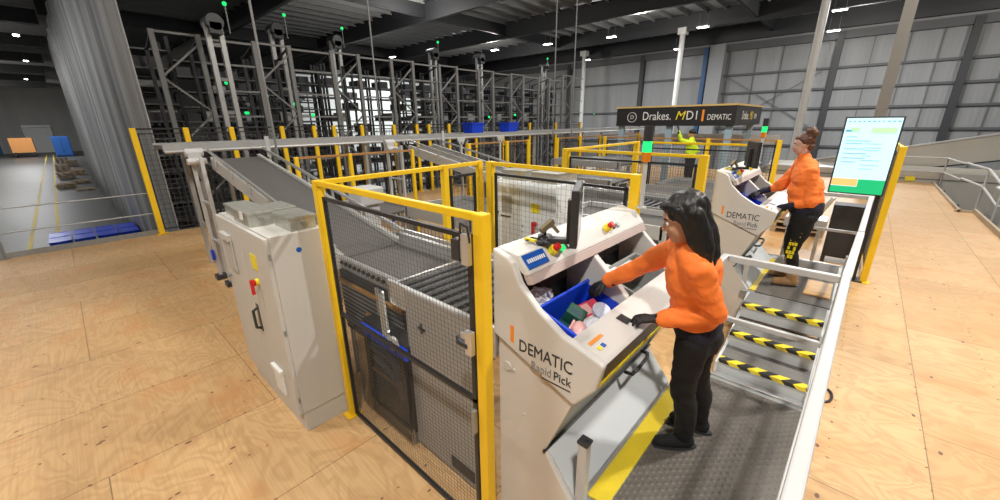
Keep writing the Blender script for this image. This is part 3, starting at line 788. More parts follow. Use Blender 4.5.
# ------------------------------------------------------------------ fences
ZF = 2.19
def wire_mesh(w, z0, z1, px, pz, th):
    m = MB()
    n = int(w/px)
    for i in range(1, n): m.bar((i*w/n, 0, z0), (i*w/n, 0, z1), th, th, up=(0, 1, 0))
    k = int((z1-z0)/pz)
    for i in range(1, k): m.bar((0, .0, z0+i*(z1-z0)/k), (w, .0, z0+i*(z1-z0)/k), th, th)
    return m
def fence(label, pts, panels, h=ZF, rail=True, pitch=.032, th=.0016, post_w=.065, cat='safety fence', midbar=None, group=None, mat=YEL, rail_mat=None, toprail_black=False, z0=.1):
    t = thing('safety_fence', label, cat, (pts[0][0], pts[0][1], 0), group)
    o0 = V3((pts[0][0], pts[0][1], 0))
    for i, p in enumerate(pts):
        q = V3((p[0], p[1], 0))-o0
        a = 0
        hh = h if len(p) < 3 else p[2]
        if not hh: continue
        MB().box(q.x-post_w/2, q.x+post_w/2, q.y-post_w/2, q.y+post_w/2, 0, hh).box(q.x-post_w*.95, q.x+post_w*.95, q.y-post_w*1.1, q.y+post_w*1.1, 0, .014).build('post', mat, t, .006)
    for i in range(len(pts)-1):
        a = V3((pts[i][0], pts[i][1], 0))-o0; b = V3((pts[i+1][0], pts[i+1][1], 0))-o0
        if rail: MB().bar(a+V3((0, 0, h-.022)), b+V3((0, 0, h-.022)), .035, .04).build('top_rail', rail_mat or mat, t, .004)
        if panels[i]:
            d = (b-a); w = d.length-.14; ang = atan2(d.y, d.x)
            zt = h-.12; m = MB(); s = .025
            m.box(0, w, -s/2, s/2, z0, z0+s).box(0, w, -s/2, s/2, zt-s, zt).box(0, s, -s/2, s/2, z0, zt).box(w-s, w, -s/2, s/2, z0, zt)
            for mz in (midbar or []): m.box(0, w, -s/2, s/2, mz-s/2, mz+s/2)
            pn = m.build('mesh_panel', BLK, t); pn.location = a+d.normalized()*.07; pn.rotation_euler.z = ang
            wm = wire_mesh(w, z0+s, zt-s, pitch, pitch*1.0, th).build('wire_mesh', WIRE, pn)
    return t
fA = fence('near yellow post fence with black mesh beside the tall control cabinet', [(-3.06, 1.27), (-1.28, 1.27)], [1], midbar=[1.08], z0=.05)
fB = fence('yellow railed fence along the back of the near cell, crossing the sloping belt', [(-3.07, 1.30, 0), (-3.13, 2.59), (-3.16, 3.12)], [0, 1], pitch=.05, th=.0018)
fC = fence('yellow and black mesh fence behind the first work station', [(-3.02, 3.16), (-1.31, 3.08)], [1], pitch=.055, th=.0018, post_w=.08)
fD = fence('yellow fence with black mesh just left of the second work station', [(-3.5, 5.42), (-1.43, 5.3)], [1], post_w=.1)
fE = fence('yellow railed fence running away behind the green beacon', [(-3.5, 5.45, 0), (-3.52, 8.1)], [0], post_w=.1)
fF = fence('yellow fence furthest back under the black sign box', [(-3.35, 8.2), (-1.41, 8.17)], [1], post_w=.1)
fG = fence('yellow post fence with black mesh right of the big screen', [(.43, 8.5), (.40, 10.2)], [1], post_w=.09)
# panel hung beside the screen post
# far fence
ypos = [1.24, 2.24, 3.23, 4.5, 5.43, 6.06, 7.03, 8.29, 9.29, 9.86, 10.87, 12.4, 14.2, 16.2, 18.5, 21]
fence('long black mesh fence with yellow posts in front of the racking', [(-12.72, y) for y in ypos], [1]*(len(ypos)-1), h=2.55, pitch=.12, th=.008, post_w=.115, rail_mat=BLK)
# low rail fence in front of trunk conveyor with posts
fence('orange railed fence with yellow posts in front of the trunk conveyor', [(-7.35, 2.75), (-7.35, 3.75), (-7.35, 5.2)], [0, 0], h=2.05, rail=True, rail_mat=simple('brown_rail', (.4, .2, .06), .6))
fence('yellow post fence in front of the blue totes', [(-7.35, 6.9), (-7.35, 8.35), (-7.35, 9.3)], [1, 1], post_w=.1, h=2.1, pitch=.08, th=.006, rail_mat=MATS['brown_rail'])
fence('yellow post fence left of the black sign box', [(-7.35, 10.8), (-7.35, 12.2), (-7.35, 13.6), (-7.35, 15.2), (-7.35, 17)], [1, 1, 1, 1], post_w=.1, h=2.1, pitch=.08, th=.006, rail_mat=MATS['brown_rail'])
fence('yellow post fence in the distance under the sign', [(-6.6, 12.6), (-5.0, 12.5), (-3.3, 12.4), (-1.6, 12.2)], [1, 1, 1], post_w=.1, h=2.1, pitch=.08, th=.006, rail_mat=MATS['brown_rail'])

# latch hardware on the near corner post
t = thing('gate_interlock', 'grey gate interlock plates bolted to the near yellow corner post', 'interlock', (-1.31, 1.235, 0))
for z0, z1 in ((1.93, 2.09), (1.42, 1.56)):
    MB().box(-.05, -.0, -.035, -.005, z0, z1).box(-.1, -.05, -.02, -.005, z0+.02, z1-.03).build('lock_plate', ALU, t, .004)
MB().box(-.13, -.07, -.03, .01, 1.94, 2.05).build('switch_body', DARK, t, .004)
MB().cyl((-.11, -.02, 1.47), (-.03, -.02, 1.47), .022, n=10).box(-.14, -.05, -.02, .01, 1.44, 1.49).build('bolt_body', DARK, t, .003)
MB().tube([(-.07, -.02, 2.05), (-.05, -.03, 2.14), (-.0, -.03, 2.13), (.0, -.02, 2.05)], .006).build('cable', DARK, t)
MB().box(-.03, -.005, -.03, .0, .9, 1.06).build('handle', STEEL, t, .006)

# ------------------------------------------------------------------ near control cabinet
t = thing('control_cabinet', 'tall light grey control cabinet with galvanised boxes on top and a rotary switch', 'cabinet', (-4.47, .86, 0))
W, D, HC = 1.33, .44, 1.8
MB().box(0, W, .02, D, .2, HC).build('body', CAB, t, .006)
MB().box(.01, W-.01, .03, D-.01, 0, .198).build('plinth', CAB, t, .004)
MB().box(.005, W*.5-.003, -.012, .02, .2, HC-.01).build('door', CAB, t, .005)
dr = MB().box(W*.5+.003, W-.005, -.012, .02, .2, HC-.01).build('door', CAB, t, .005)
d1 = dr
MB().tube([(.78, -.02, 1.06), (.78, -.055, 1.04), (.78, -.055, .88), (.78, -.02, .86)], .012).build('pull_handle', DARK, d1)
MB().box(.74, .80, -.017, -.012, .83, 1.09).build('handle_recess', DARK, d1)
MB().cyl((.97, -.012, 1.36), (.97, -.035, 1.36), .03, n=20).build('switch_collar', LABY, d1)
MB().cyl((.97, -.035, 1.36), (.97, -.055, 1.36), .028, n=20).box(.958, .982, -.075, -.05, 1.26, 1.39).build('switch_knob', REDM, d1, .003)
MB().box(.9, 1.04, -.016, -.012, 1.47, 1.6).build('warning_sticker', LABY, d1)
MB().prism([(.18, 1.36), (.4, 1.36), (.4, 1.62), (.18, 1.62)], -.014, -.012).build('document_sheet', LABW, t)
MB().prism([(.16, 1.6), (.42, 1.6), (.42, 1.66), (.16, 1.66)], -.05, -.012).build('filter_hood', CAB, t, .004)
MB().box(.16, .42, -.03, -.012, 1.3, 1.6).build('inspection_window', simple('window_frame_grey', (.45, .45, .43), .4), t, .006)
MB().cyl((.1, -.012, 1.2), (.1, -.045, 1.2), .022, n=12).build('lock', STEEL, t)
MB().box(.9, 1.12, -.045, -.012, .52, .56).box(.91, 1.11, -.03, -.012, .3, .52).build('document_pocket', LABW, t, .004)
for z in (.35, 1.0, 1.65): MB().box(W-.004, W+.004, .0, .012, z-.022, z+.022).build('hinge', STEEL, t)
MB().cyl((W, .22, 1.66), (W+.004, .22, 1.66), .02, n=20).build('round_label', LABB, t)
# galvanised boxes
GB = [(-4.38, .92, .32, .19, .10, 'leftmost galvanised box on the control cabinet'),
      (-3.98, .885, .40, .20, .12, 'front galvanised box on the control cabinet, with a white sticker'),
      (-4.0, 1.12, .36, .17, .11, 'galvanised box at the back of the control cabinet roof'),
      (-3.52, 1.06, .34, .2, .115, 'rightmost galvanised box on the control cabinet')]
for (x, y, w, d, h, lb) in GB:
    t = thing('galvanised_box', lb, 'box', (x, y, 1.8), 'galvanised boxes on the control cabinet')
    MB().box(0, w, 0, d, 0, h-.02).build('body', GALV, t, .003)
    MB().box(-.006, w+.006, -.006, d+.006, h-.025, h).build('lid', GALV, t, .003)
    if 'sticker' in lb: MB().box(w*.55, w*.8, -.008, -.006, .05, .12).build('sticker', LABW, t)
    MB().cyl((w, d*.5, h*.5), (w+.02, d*.5, h*.5), .018, n=10).build('cable_gland', STEEL, t)

# ------------------------------------------------------------------ conveyors
def trunk():
    t = thing('trunk_conveyor', 'long pale trunk conveyor running in front of the far mesh fence', 'conveyor', (-8.7, 0, 0))
    MB().box(-.42, .42, 1.1, 21, 2.24, 2.28).build('belt', BELT, t)
    MB().box(-.5, -.43, 1.1, 21, 2.21, 2.31).box(.43, .5, 1.1, 21, 2.21, 2.31).build('side_frame', CONV, t)
    MB().cyl((.55, 1.1, 2.2), (.55, 21, 2.2), .025, n=8).build('cable_tray', CONV, t)
    for i in range(7):
        y = 1.5+i*3.1
        MB().box(-.47, -.4, y-.03, y+.03, 0, 2.17).box(.4, .47, y-.03, y+.03, 0, 2.17).box(-.4, .4, y-.02, y+.02, .8, .86).each('support_leg', CONV, t)
    return t
trunk()
def incline(oy, label, gl):
    """belt falling from the trunk to the work station"""
    t = thing('incline_conveyor', label, 'conveyor', (0, oy, 0), 'sloping belt conveyors')
    y0, y1 = 1.68, 2.38
    A = (-7.95, 2.06); B = (-3.72, 1.29)
    def q(x): return A[1]+(B[1]-A[1])*(x-A[0])/(B[0]-A[0])
    m = MB().prism([(A[0], A[1]-.03), (B[0], B[1]-.03), (B[0], B[1]), (A[0], A[1])], y0+.03, y1-.03)
    m.build('belt', BELT, t)
    MB().cyl((A[0], y0+.03, A[1]-.05), (A[0], y1-.03, A[1]-.05), .05, n=14).build('head_roller', STEEL, t)
    for ya, yb in ((y0-.03, y0+.02), (y1-.02, y1+.03)):
        MB().prism([(A[0]-.1, A[1]-.16), (B[0], B[1]-.14), (B[0], B[1]+.045), (A[0]-.1, A[1]+.04)], ya, yb).build('side_frame', TRUNKW, t)
    for yy in (y0-.06, y1+.06):
        m = MB()
        m.rails([(A[0], yy, A[1]+.15), (B[0], yy, B[1]+.13)], .03, .035)
        for k in range(6):
            x = A[0]+.3+(B[0]-A[0]-.5)*k/5; m.bar((x, yy, q(x)-.05), (x, yy, q(x)+.14), .025)
        m.build('guide_rail', ALU, t)
    MB().box(B[0]-.02, -2.62, y0+.03, y1-.03, 1.25, 1.285).build('flat_belt', BELT, t)
    MB().box(B[0], -2.55, y0-.03, y0+.02, 1.12, 1.32).box(B[0], -2.0, y1-.02, y1+.03, 1.12, 1.42).build('flat_side_frame', CONV, t)
    m = MB()
    for k in range(14): m.cyl((B[0]+.05+k*.085, y0-.05, 1.27), (B[0]+.05+k*.085, y0-.02, 1.27), .02, n=8)
    m.each('bearing_bolt', DARK, t)
    MB().rails([(B[0], y1+.08, 1.42), (-2.7, y1+.08, 1.42), (-1.45, y1+.05, 1.44)], .025, .04).build('guide_rail', ALU, t)
    MB().box(-3.0, -2.92, y0-.08, y0-.02, 0, 1.2).box(-3.0, -2.92, y1+.02, y1+.08, 0, 1.2).each('support_leg', ALU, t)
    MB().box(-5.6, -5.53, y0-.08, y0-.02, 0, 1.55).box(-5.6, -5.53, y1+.02, y1+.08, 0, 1.55).box(-5.59, -5.54, y0, y1, .6, .66).each('support_leg', ALU, t)
    # upright blade at head
    MB().box(A[0]+.2, A[0]+.23, y1+.05, y1+.12, A[1]+.0, A[1]+.35).build('sensor_bracket', WHT, t)
    # roller section
    rf = MB().box(-2.6, -1.42, 1.5, 1.53, 1.22, 1.42).box(-2.6, -1.42, 2.38, 2.41, 1.22, 1.4).box(-2.6, -2.57, 1.5, 2.4, 1.22, 1.38).build('roller_frame', ALU, t)
    for k in range(11):
        x = -2.5+k*.1; MB().cyl((x, 1.53, 1.36), (x, 2.38, 1.36), .03, n=10).build('roller', DARK, rf)
    MB().box(-2.3, -1.57, 1.455, 1.48, .05, 1.44).build('side_skirt', simple('skirt_grey', (.36, .35, .33), .5, .0), t, .004)
    MB().box(-1.85, -1.6, 1.448, 1.455, .1, .2).build('cable_slot', DARK, t)
    MB().box(-2.15, -2.07, 1.449, 1.455, 1.17, 1.19).box(-2.12, -2.105, 1.449, 1.455, 1.14, 1.22).build('clamp_mark', DARK, t)
    return t
ic = incline(0, 'sloping dark belt conveyor coming down to the first work station', 0)
o = dup(ic, (0, 3.95, 0), 'sloping dark belt conveyor coming down to the second work station')
# legs and motor at the head of the first belt
def head_stand(x, y, label, h=2.15):
    t = thing('belt_support_stand', label, 'stand', (x, y, 0), 'white stands at the belt heads')
    MB().box(-.03, .03, -.025, .025, .08, h).each('leg', WHT, t, .004)
    MB().box(.47, .53, .0, .05, .08, h-.02).each('leg', WHT, t, .004)
    MB().box(-.55, -.49, .55, .6, .05, h-.1).each('leg', CONV, t, .004)
    MB().bar((-.0, 0, .75), (.5, .03, .75), .035).bar((0, 0, 1.4), (.5, .03, 1.4), .035).each('cross_bar', WHT, t)
    MB().box(-.09, .09, -.08, .08, 0, .08).box(.41, .59, -.05, .11, 0, .08).each('foot', DARK, t)
    MB().cyl((.03, -.08, h+.03), (.03, .16, h+.03), .07, n=16).box(-.05, .1, -.06, .12, h-.14, h+.05).cyl((.16, -.1, h-.1), (.16, .16, h-.1), .05).box(.13, .5, .02, .05, h-.12, h-.07).build('drive_motor', WHT, t, .01)
    MB().tube([(-.1, 0, h-.2), (-.25, .1, h-.5), (-.22, .2, h-1.2), (-.1, .2, h-1.6)], .016).tube([(-.05, .1, h-.1), (-.3, .25, h-.3), (-.34, .3, h-1.1), (-.25, .3, h-1.75)], .02).build('air_hose', DARK, t)
    MB().box(.0, .09, -.07, -.03, .38, .55).build('blue_valve', BLUE, t)
    return t
hs = head_stand(-8.02, 1.4, 'white twin-legged stand with motor at the head of the sloping belt, beside the control cabinet')
dup(hs, (-8.0, 5.0, 0), 'white twin-legged stand with motor at the head of the second sloping belt')
# small white boxes on the right side of belt
tag(MB().box(-5.1, -4.75, 2.5, 2.85, 1.55, 1.78).box(-5.05, -4.8, 2.55, 2.8, 0, 1.55).build('drive_box', WHT, bevel=.02), 'white drive box standing just behind the sloping belt', 'drive box')
# scattered conveyor equipment behind the cells: rack of dark machinery
def machine(x, y, w, d, h, label, mt=CONV):
    t = thing('lift_machine', label, 'machine', (x, y, 0), 'conveyor machines in the middle of the hall')
    m = MB()
    for a in (0, w):
        for b in (0, d): m.box(a-.03, a+.03, b-.03, b+.03, 0, h)
    m.each('leg', mt, t)
    MB().box(0, w, -.03, .0, h-.16, h).box(0, w, d, d+.03, h-.16, h).box(-.03, 0, 0, d, h-.16, h).build('side_frame', mt, t)
    MB().box(.0, w, .0, d, h-.1, h-.07).build('belt', BELT, t)
    MB().box(.0, w, .02, .05, .5, .58).box(0, w, d-.05, d-.02, .5, .58).each('cross_bar', mt, t)
    MB().box(w*.2, w*.7, d*.2, d*.7, .2, .75).build('drive_unit', DARK, t, .01)
    return t
machine(-6.9, 2.9, 1.3, 1.0, 1.25, 'open frame machine between the first and second sloping belts')
machine(-5.2, 3.5, 1.5, 1.2, 1.35, 'belt machine behind the inner grey cabinet')
machine(-6.9, 7.0, 1.6, 1.5, 1.3, 'machine frame behind the second sloping belt')
machine(-5.0, 7.4, 1.3, 1.6, 1.45, 'machine frame left of the beacon pole')
machine(-3.2, 8.6, 1.6, 1.2, 1.3, 'belt machine behind the furthest yellow fence')
machine(-3.1, 6.75, 1.5, .9, 1.4, 'belt machine inside the second fenced cell')
machine(-2.9, 3.7-.2+.9, 1.4, .8, 1.45, 'belt machine in the gap between the two stations', TRUNKW)
machine(-6.5, 9.4, 2.0, 1.0, 1.6, 'long belt machine left under the sign box')
machine(-6.4, 11.0, 1.6, 1.0, 1.5, 'long belt machine behind the distant fence')
# big elevated pale conveyors in the distance
t = thing('overhead_conveyor', 'pale elevated conveyor crossing behind the yellow fences', 'conveyor', (-6.9, 17.6, 0))
MB().box(-1.1, 4.5, -.35, .35, 1.8, 1.86).build('belt', BELT, t); MB().box(-1.1, 4.5, -.4, -.35, 1.7, 2.05).box(-1.1, 4.5, .35, .4, 1.7, 2.05).build('side_frame', TRUNKW, t)
for x in (-.9, 1.6, 3.8): MB().box(x, x+.07, -.38, -.32, 0, 1.7).box(x, x+.07, .32, .38, 0, 1.7).each('leg', CONV, t)
# blue totes on trunk conveyor
def tote_hollow(w, d, h, mat, name='blue_tote', lip=.02, label=None, cat='tote', loc=(0, 0, 0), rot=(0, 0, 0), group=None, taper=.03):
    t = thing(name, label, cat, loc, group); t.rotation_euler = rot
    m = MB(); th = .008
    def ring(ww, dd, z): return [(-ww/2, -dd/2, z), (ww/2, -dd/2, z), (ww/2, dd/2, z), (-ww/2, dd/2, z)]
    vs = ring(w-taper*2, d-taper*2, 0)+ring(w, d, h)+ring(w-th*2, d-th*2, h)+ring(w-taper*2-th*2, d-taper*2-th*2, th)
    fs = [(3, 2, 1, 0)]+[(i, (i+1) % 4, 4+(i+1) % 4, 4+i) for i in range(4)]+[(4+i, 4+(i+1) % 4, 8+(i+1) % 4, 8+i) for i in range(4)]+[(8+i, 8+(i+1) % 4, 12+(i+1) % 4, 12+i) for i in range(4)]+[(12, 13, 14, 15)]
    m.add(vs, fs); m.build('shell', mat, t)
    m = MB()
    for a in (-1, 1): m.box(-w/2-lip, w/2+lip, a*d/2-(lip if a < 0 else 0), a*d/2+(lip if a > 0 else 0), h-.03, h+.002); m.box(a*w/2-(lip if a < 0 else 0), a*w/2+(lip if a > 0 else 0), -d/2, d/2, h-.03, h+.002)
    m.build('rim', mat, t, .004)
    m = MB()
    for a in (-1, 1):
        for k in (-.3, -.1, .1, .3): m.box(w*k-.006, w*k+.006, a*(d/2-taper*.3)-.01, a*(d/2-taper*.3)+.01, .03, h-.03)
    m.build('rib', mat, t)
    return t
for (Y, lb) in ((8.4, 'blue tote riding on the trunk conveyor, left of the pair'), (10.0, 'blue tote riding on the trunk conveyor, right of the pair')):
    tote_hollow(.42, .5, .3, BLUE, label=lb, loc=(-8.7, Y, 2.285), group='blue totes on the trunk conveyor')
# small white sensor signs
for (x, y, lb) in ((461, 142, 'left of the two small white tee-shaped sensor stands'), (500, 140, 'right of the two small white tee-shaped sensor stands')):
    p = at(x, y, X=-7.0)
    t = thing('sensor_stand', lb, 'sensor stand', (p.x, p.y, 0), 'white tee-shaped sensor stands')
    MB().box(-.02, .02, -.02, .02, 0, p.z).box(-.08, .08, -.08, .08, 0, .01).build('pole', WHT, t)
    MB().prism([(-.05, p.z-.05), (.05, p.z-.05), (.14, p.z+.1), (-.14, p.z+.1)], -.02, .02, 'x').build('reflector_head', WHT, t)

# ------------------------------------------------------------------ inner cabinets
t = thing('control_cabinet', 'light grey two-door cabinet seen through the mesh behind the first work station', 'cabinet', (-3.2, 3.42, 0))
MB().box(0, .9, .02, .55, 0, 1.95).build('body', CAB2, t, .006)
MB().box(.005, .385, -.01, .02, .1, 1.93).build('door', CAB2, t, .004)
d = MB().box(.395, .89, -.01, .02, .1, 1.93).build('door', CAB2, t, .004)
MB().box(.56, .68, -.015, -.01, 1.63, 1.73).build('yellow_sticker', LABY, d)
MB().cyl((.62, -.01, 1.5), (.62, -.05, 1.5), .03, n=14).box(.605, .635, -.06, -.03, 1.34, 1.53).build('switch_knob', REDM, d, .003)
MB().box(.42, .44, -.03, -.01, .9, 1.05).build('handle', DARK, d, .004)
for z in (1.45, 1.38, 1.3): MB().cyl((.44, -.01, z), (.44, -.02, z), .01, n=8).build('pilot_light', STEEL, d)
MB().box(.12, .28, -.014, -.01, 1.58, 1.78).build('printed_sheet', simple('paper_grey', (.4, .4, .4), .6), t)
MB().box(.1, .26, -.014, -.01, 1.52, 1.535).cyl((.05, -.01, 1.56), (.05, -.04, 1.56), .018, n=8).build('latch', DARK, t)
for (x, w, lb) in ((-3.15, .34, 'galvanised tray on the inner grey cabinet, left one'), (-2.72, .36, 'galvanised tray on the inner grey cabinet, right one')):
    g = thing('galvanised_tray', lb, 'box', (x, 3.5, 1.95), 'galvanised trays on the inner cabinet'); MB().box(0, w, 0, .4, 0, .1).build('body', GALV, g, .004); MB().box(-.005, w+.005, -.005, .405, .1, .115).build('lid', GALV, g)

# equipment under the first belt, seen through the mesh
t = thing('drive_unit', 'dark machine unit with blue glow and bent pipes under the near belt', 'machine', (-3.02, 1.42, 0))
MB().box(.02, .74, .02, .16, .14, .96).build('body', DARK, t, .008)
MB().box(.04, .72, .005, .02, .83, .93).build('blue_strip', BLED, t)
MB().box(.14, .56, .0, .02, .5, .52).build('orange_strip', simple('brass', (.5, .27, .06), .4), t)
MB().tube([(.2, -.01, .78), (.52, -.01, .78), (.58, -.01, .72), (.58, -.01, .62)], .026).build('bent_pipe', STEEL, t, smooth=True)
MB().tube([(.24, -.01, .68), (.42, -.01, .64), (.6, -.01, .58), (.63, -.01, .44)], .022).build('bent_pipe', STEEL, t, smooth=True)
MB().box(0, .76, -.045, -.04, .1, .98).build('acrylic_cover', SMOKE, t)
MB().box(.03, .06, .02, .1, 0, .14).box(.68, .71, .02, .1, 0, .14).each('leg', STEEL, t)
t = thing('motor_bracket', 'flat silver bracket arm below the near belt with a clamp ring', 'bracket', (-2.72, 1.5, 0))
MB().bar((0, 0, 1.26), (.2, -.1, 1.0), .1, .02, up=(0, 1, 0)).bar((.2, -.1, 1.0), (.3, -.11, .97), .03, .02).build('arm', ALU, t)
MB().cyl((.3, -.12, .96), (.3, -.09, .96), .06, n=8).build('clamp_ring', WHT, t); MB().cyl((.3, -.13, .96), (.3, -.08, .96), .03, n=12).build('ring_core', DARK, t)
t = thing('conveyor_side_unit', 'slatted dark unit with brass strips along the edge of the near belt', 'machine', (-3.7, 1.62, 0))
MB().box(0, 1.12, 0, .03, .55, 1.2).build('body', DSTEEL, t)
MB().box(0, 1.12, -.03, 0, 1.085, 1.11).build('brass_strip', simple('brass_duct', (.5, .26, .08), .45), t)
MB().box(.5, 1.12, -.03, 0, .86, .885).build('brass_strip', MATS['brass_duct'], t)
m = MB()
for k in range(11): m.box(.02, 1.1, -.008, .0, .6+k*.045, .615+k*.045)
m.build('vent_slats', STEEL, t)
MB().box(.05, .09, 0, .03, 0, .55).box(1.0, 1.04, 0, .03, 0, .55).each('leg', STEEL, t)

# ------------------------------------------------------------------ work station
def station():
    t = thing('picking_station', 'x', 'picking station', (0, 0, 0), 'cream picking stations')
    L0, L1 = 0.0, 1.56     # local y
    body = [(-1.4, 0), (-1.4, 1.9), (-1.285, 1.86), (-.98, 1.40), (-.86, 1.19), (-1.044, .738), (-.82, .46), (-.82, 0)]
    end = [(-1.4, .0), (-1.4, 1.4), (-.87, 1.17), (-1.044, .738), (-.84, .46), (-.84, 0)]
    MB().prism(end, .012, .045).build('end_panel', BEI2, t, .006)
    MB().prism(end, L1-.045, L1-.012).build('end_panel', BEI2, t, .006)
    sh = [(-1.42, 1.40), (-1.42, 1.935), (-1.31, 1.90), (-1.275, 1.875), (-1.22, 1.765), (-1.10, 1.655), (-.94, 1.56), (-.865, 1.54), (-.73, 1.5), (-.703, 1.485), (-.739, 1.33), (-.856, 1.18)]
    s1 = MB().prism(sh, -.012, .035).build('side_shield', BEI, t, .012)
    MB().prism(sh, L1-.035, L1+.012).build('side_shield', BEI, t, .012)
    # hood
    hood = [(-1.42, 1.55), (-1.42, 1.935), (-1.27, 1.91), (-1.2, 1.83), (-1.19, 1.815), (-1.22, 1.80), (-1.3, 1.85), (-1.38, 1.86), (-1.38, 1.55)]
    MB().prism(hood, .03, L1-.03).build('hood', BEI, t, .008)
    MB().prism([(-1.235, 1.80), (-1.195, 1.815), (-1.165, 1.765), (-1.205, 1.75)], .035, L1-.035).build('finger_guard', PINKM, t, .006)
    # back and floor of bays
    MB().box(-1.40, -1.38, .04, L1-.04, .9, 1.8).build('back_panel', DARK, t)
    MB().prism([(-1.38, 1.36), (-.98, 1.12), (-.98, 1.10), (-1.38, 1.34)], .04, L1-.04).build('bay_floor', DARK, t)
    # lower body: two inclined panels
    MB().prism([(-.93, 1.2), (-1.05, .75), (-1.08, .745), (-.96, 1.2)], .045, L1-.045).build('upper_kick_panel', GRYP, t, .003)
    MB().prism([(-1.044, .738), (-.83, .5), (-.83, .44), (-.86, .44), (-1.075, .72)], .045, L1-.045).build('lower_kick_panel', GRYP, t, .003)
    MB().tube([(-1.0, .98, .79), (-.94, .98, .8), (-.93, 1.04, .81), (-.93, 1.22, .83), (-.945, 1.26, .84), (-1.0, 1.26, .84)], .014).build('grab_handle', DARK, t, smooth=True)
    MB().prism([(-1.05, .735), (-1.035, .73), (-1.03, .745), (-1.045, .755)], .0, L1).build('edge_trim', DARK, t)
    # counter front
    MB().prism([(-.935, 1.515), (-.865, 1.52), (-.73, 1.488), (-.707, 1.478), (-.74, 1.45), (-.86, 1.49), (-.935, 1.49)], .03, L1-.03).build('counter', BEI, t, .006)
    MB().prism([(-.712, 1.475), (-.744, 1.33), (-.775, 1.33), (-.74, 1.47)], .03, L1-.03).build('kick_edge', MAROON, t, .003)
    MB().prism([(-.7335, 1.355), (-.7385, 1.328), (-.75, 1.325), (-.745, 1.355)], .03, L1-.03).build('yellow_edge', LABY, t)
    MB().prism([(-.77, 1.33), (-.93, 1.22), (-.96, 1.2), (-.80, 1.34)], .03, L1-.03).build('under_panel', GRYP, t)
    # inner slope from counter down into bay
    MB().prism([(-.925, 1.49), (-.95, 1.2), (-.965, 1.2), (-.935, 1.49)], .03, L1-.03).build('bay_front_panel', STEEL, t)
    # divider
    dv = [(-1.38, 1.3), (-1.38, 1.935), (-1.28, 1.915), (-1.235, 1.87), (-1.19, 1.77), (-1.0, 1.60), (-.93, 1.53), (-.98, 1.2)]
    MB().prism(dv, .70, .755).build('divider', BEI, t, .01)
    # blue label, buttons, lights on the hood front
    def onface(y0, y1, s0, s1, mat, name, th=.006):
        # facet from (-1.27,1.91) to (-1.2,1.83)
        ax, az = -1.27, 1.912; bx, bz = -1.2, 1.832
        p = lambda s: (ax+(bx-ax)*s, az+(bz-az)*s)
        (x0, z0), (x1, z1) = p(s0), p(s1); nx_, nz_ = .75*th, .66*th
        return MB().prism([(x0, z0), (x1, z1), (x1+nx_, z1+nz_), (x0+nx_, z0+nz_)], y0, y1).build(name, mat, t)
    onface(.05, .235, .1, .92, LABB, 'blue_label')
    for k in range(9): onface(.065+k*.018, .077+k*.018, .4, .62, LABW, 'label_print', .007)
    for off in (0.30, .96):
        MB().cyl((-1.235, off, 1.875), (-1.21, off, 1.9), .029, n=18).build('button_collar', LABY, t)
        MB().cyl((-1.21, off, 1.9), (-1.185, off, 1.922), .021, n=18).build('stop_button', REDM, t, .004)
        MB().cyl((-1.235, off+.1, 1.87), (-1.222, off+.1, 1.883), .02, n=14).build('green_lamp', LEDG if off < .5 else DARK, t)
        MB().cyl((-1.235, off+.17, 1.87), (-1.225, off+.17, 1.88), .02, n=14).build('push_button', STEEL, t)
    # lettering on the near shield
    rx = (R(90), 0, 0)
    text('lettering', 'DEMATIC', .105, TXT, (-1.225, -.0135, 1.365), (R(90), R(0), 0), s1, 0, .80)
    text('lettering', 'Rapid', .075, simple('letter_grey', (.25, .25, .25), .5) if 'letter_grey' not in MATS else MATS['letter_grey'], (-1.135, -.0135, 1.285), (R(90), 0, 0), s1, 0, .82)
    text('lettering', 'Pick', .075, TXT, (-.985, -.0135, 1.285), (R(90), 0, 0), s1, 0, .9)
    MB().box(-1.06, -.875, -.0145, -.012, 1.256, 1.262).build('strap_line', TXT, s1)
    MB().prism([(-1.285, 1.40), (-1.262, 1.395), (-1.262, 1.50), (-1.285, 1.505)], -.0145, -.012).build('orange_bar', ORM, s1)
    MB().cyl((-1.33, .012, 1.2), (-1.33, .004, 1.2), .03, n=12).cyl((-1.28, .012, 1.19), (-1.28, .004, 1.19), .012, n=10).cyl((-1.2, .012, .92), (-1.2, .004, .92), .009, n=8).each('screw_cap', CAB, t)
    # counter stickers
    def oncounter(x0, x1, y0, y1, mat, name):
        z = lambda x: 1.52-(x+.865)*.237+.0035
        return MB().quad((x0, y0, z(x0)), (x1, y0, z(x1)), (x1, y1, z(x1)), (x0, y1, z(x0)), .003).build(name, mat, t)
    MB().quad((-.845, .08, 1.5185), (-.825, .08, 1.5135), (-.825, .21, 1.5135), (-.845, .21, 1.5185), .002).build('orange_sticker', ORM, t)
    oncounter(-.80, -.775, .09, .115, LABY, 'warning_sticker'); oncounter(-.80, -.775, .13, .155, LABB, 'mandatory_sticker')
    oncounter(-.86, -.79, .42, .49, DARK, 'scanner_window')
    return t
st = station(); st.location = (0, 1.5, 0); st['label'] = 'nearest cream picking station with DEMATIC RapidPick lettering and open tote bays'
o = dup(st, (.11, 5.45, .07), 'second cream picking station, further back, where the person with the hair bun works')
m = MB(); [m.box(x, x+.08, y, y+.08, -.07, 0) for x in (-1.38, -.94) for y in (.03, 1.49)]; m.each('levelling_foot', DARK, o)
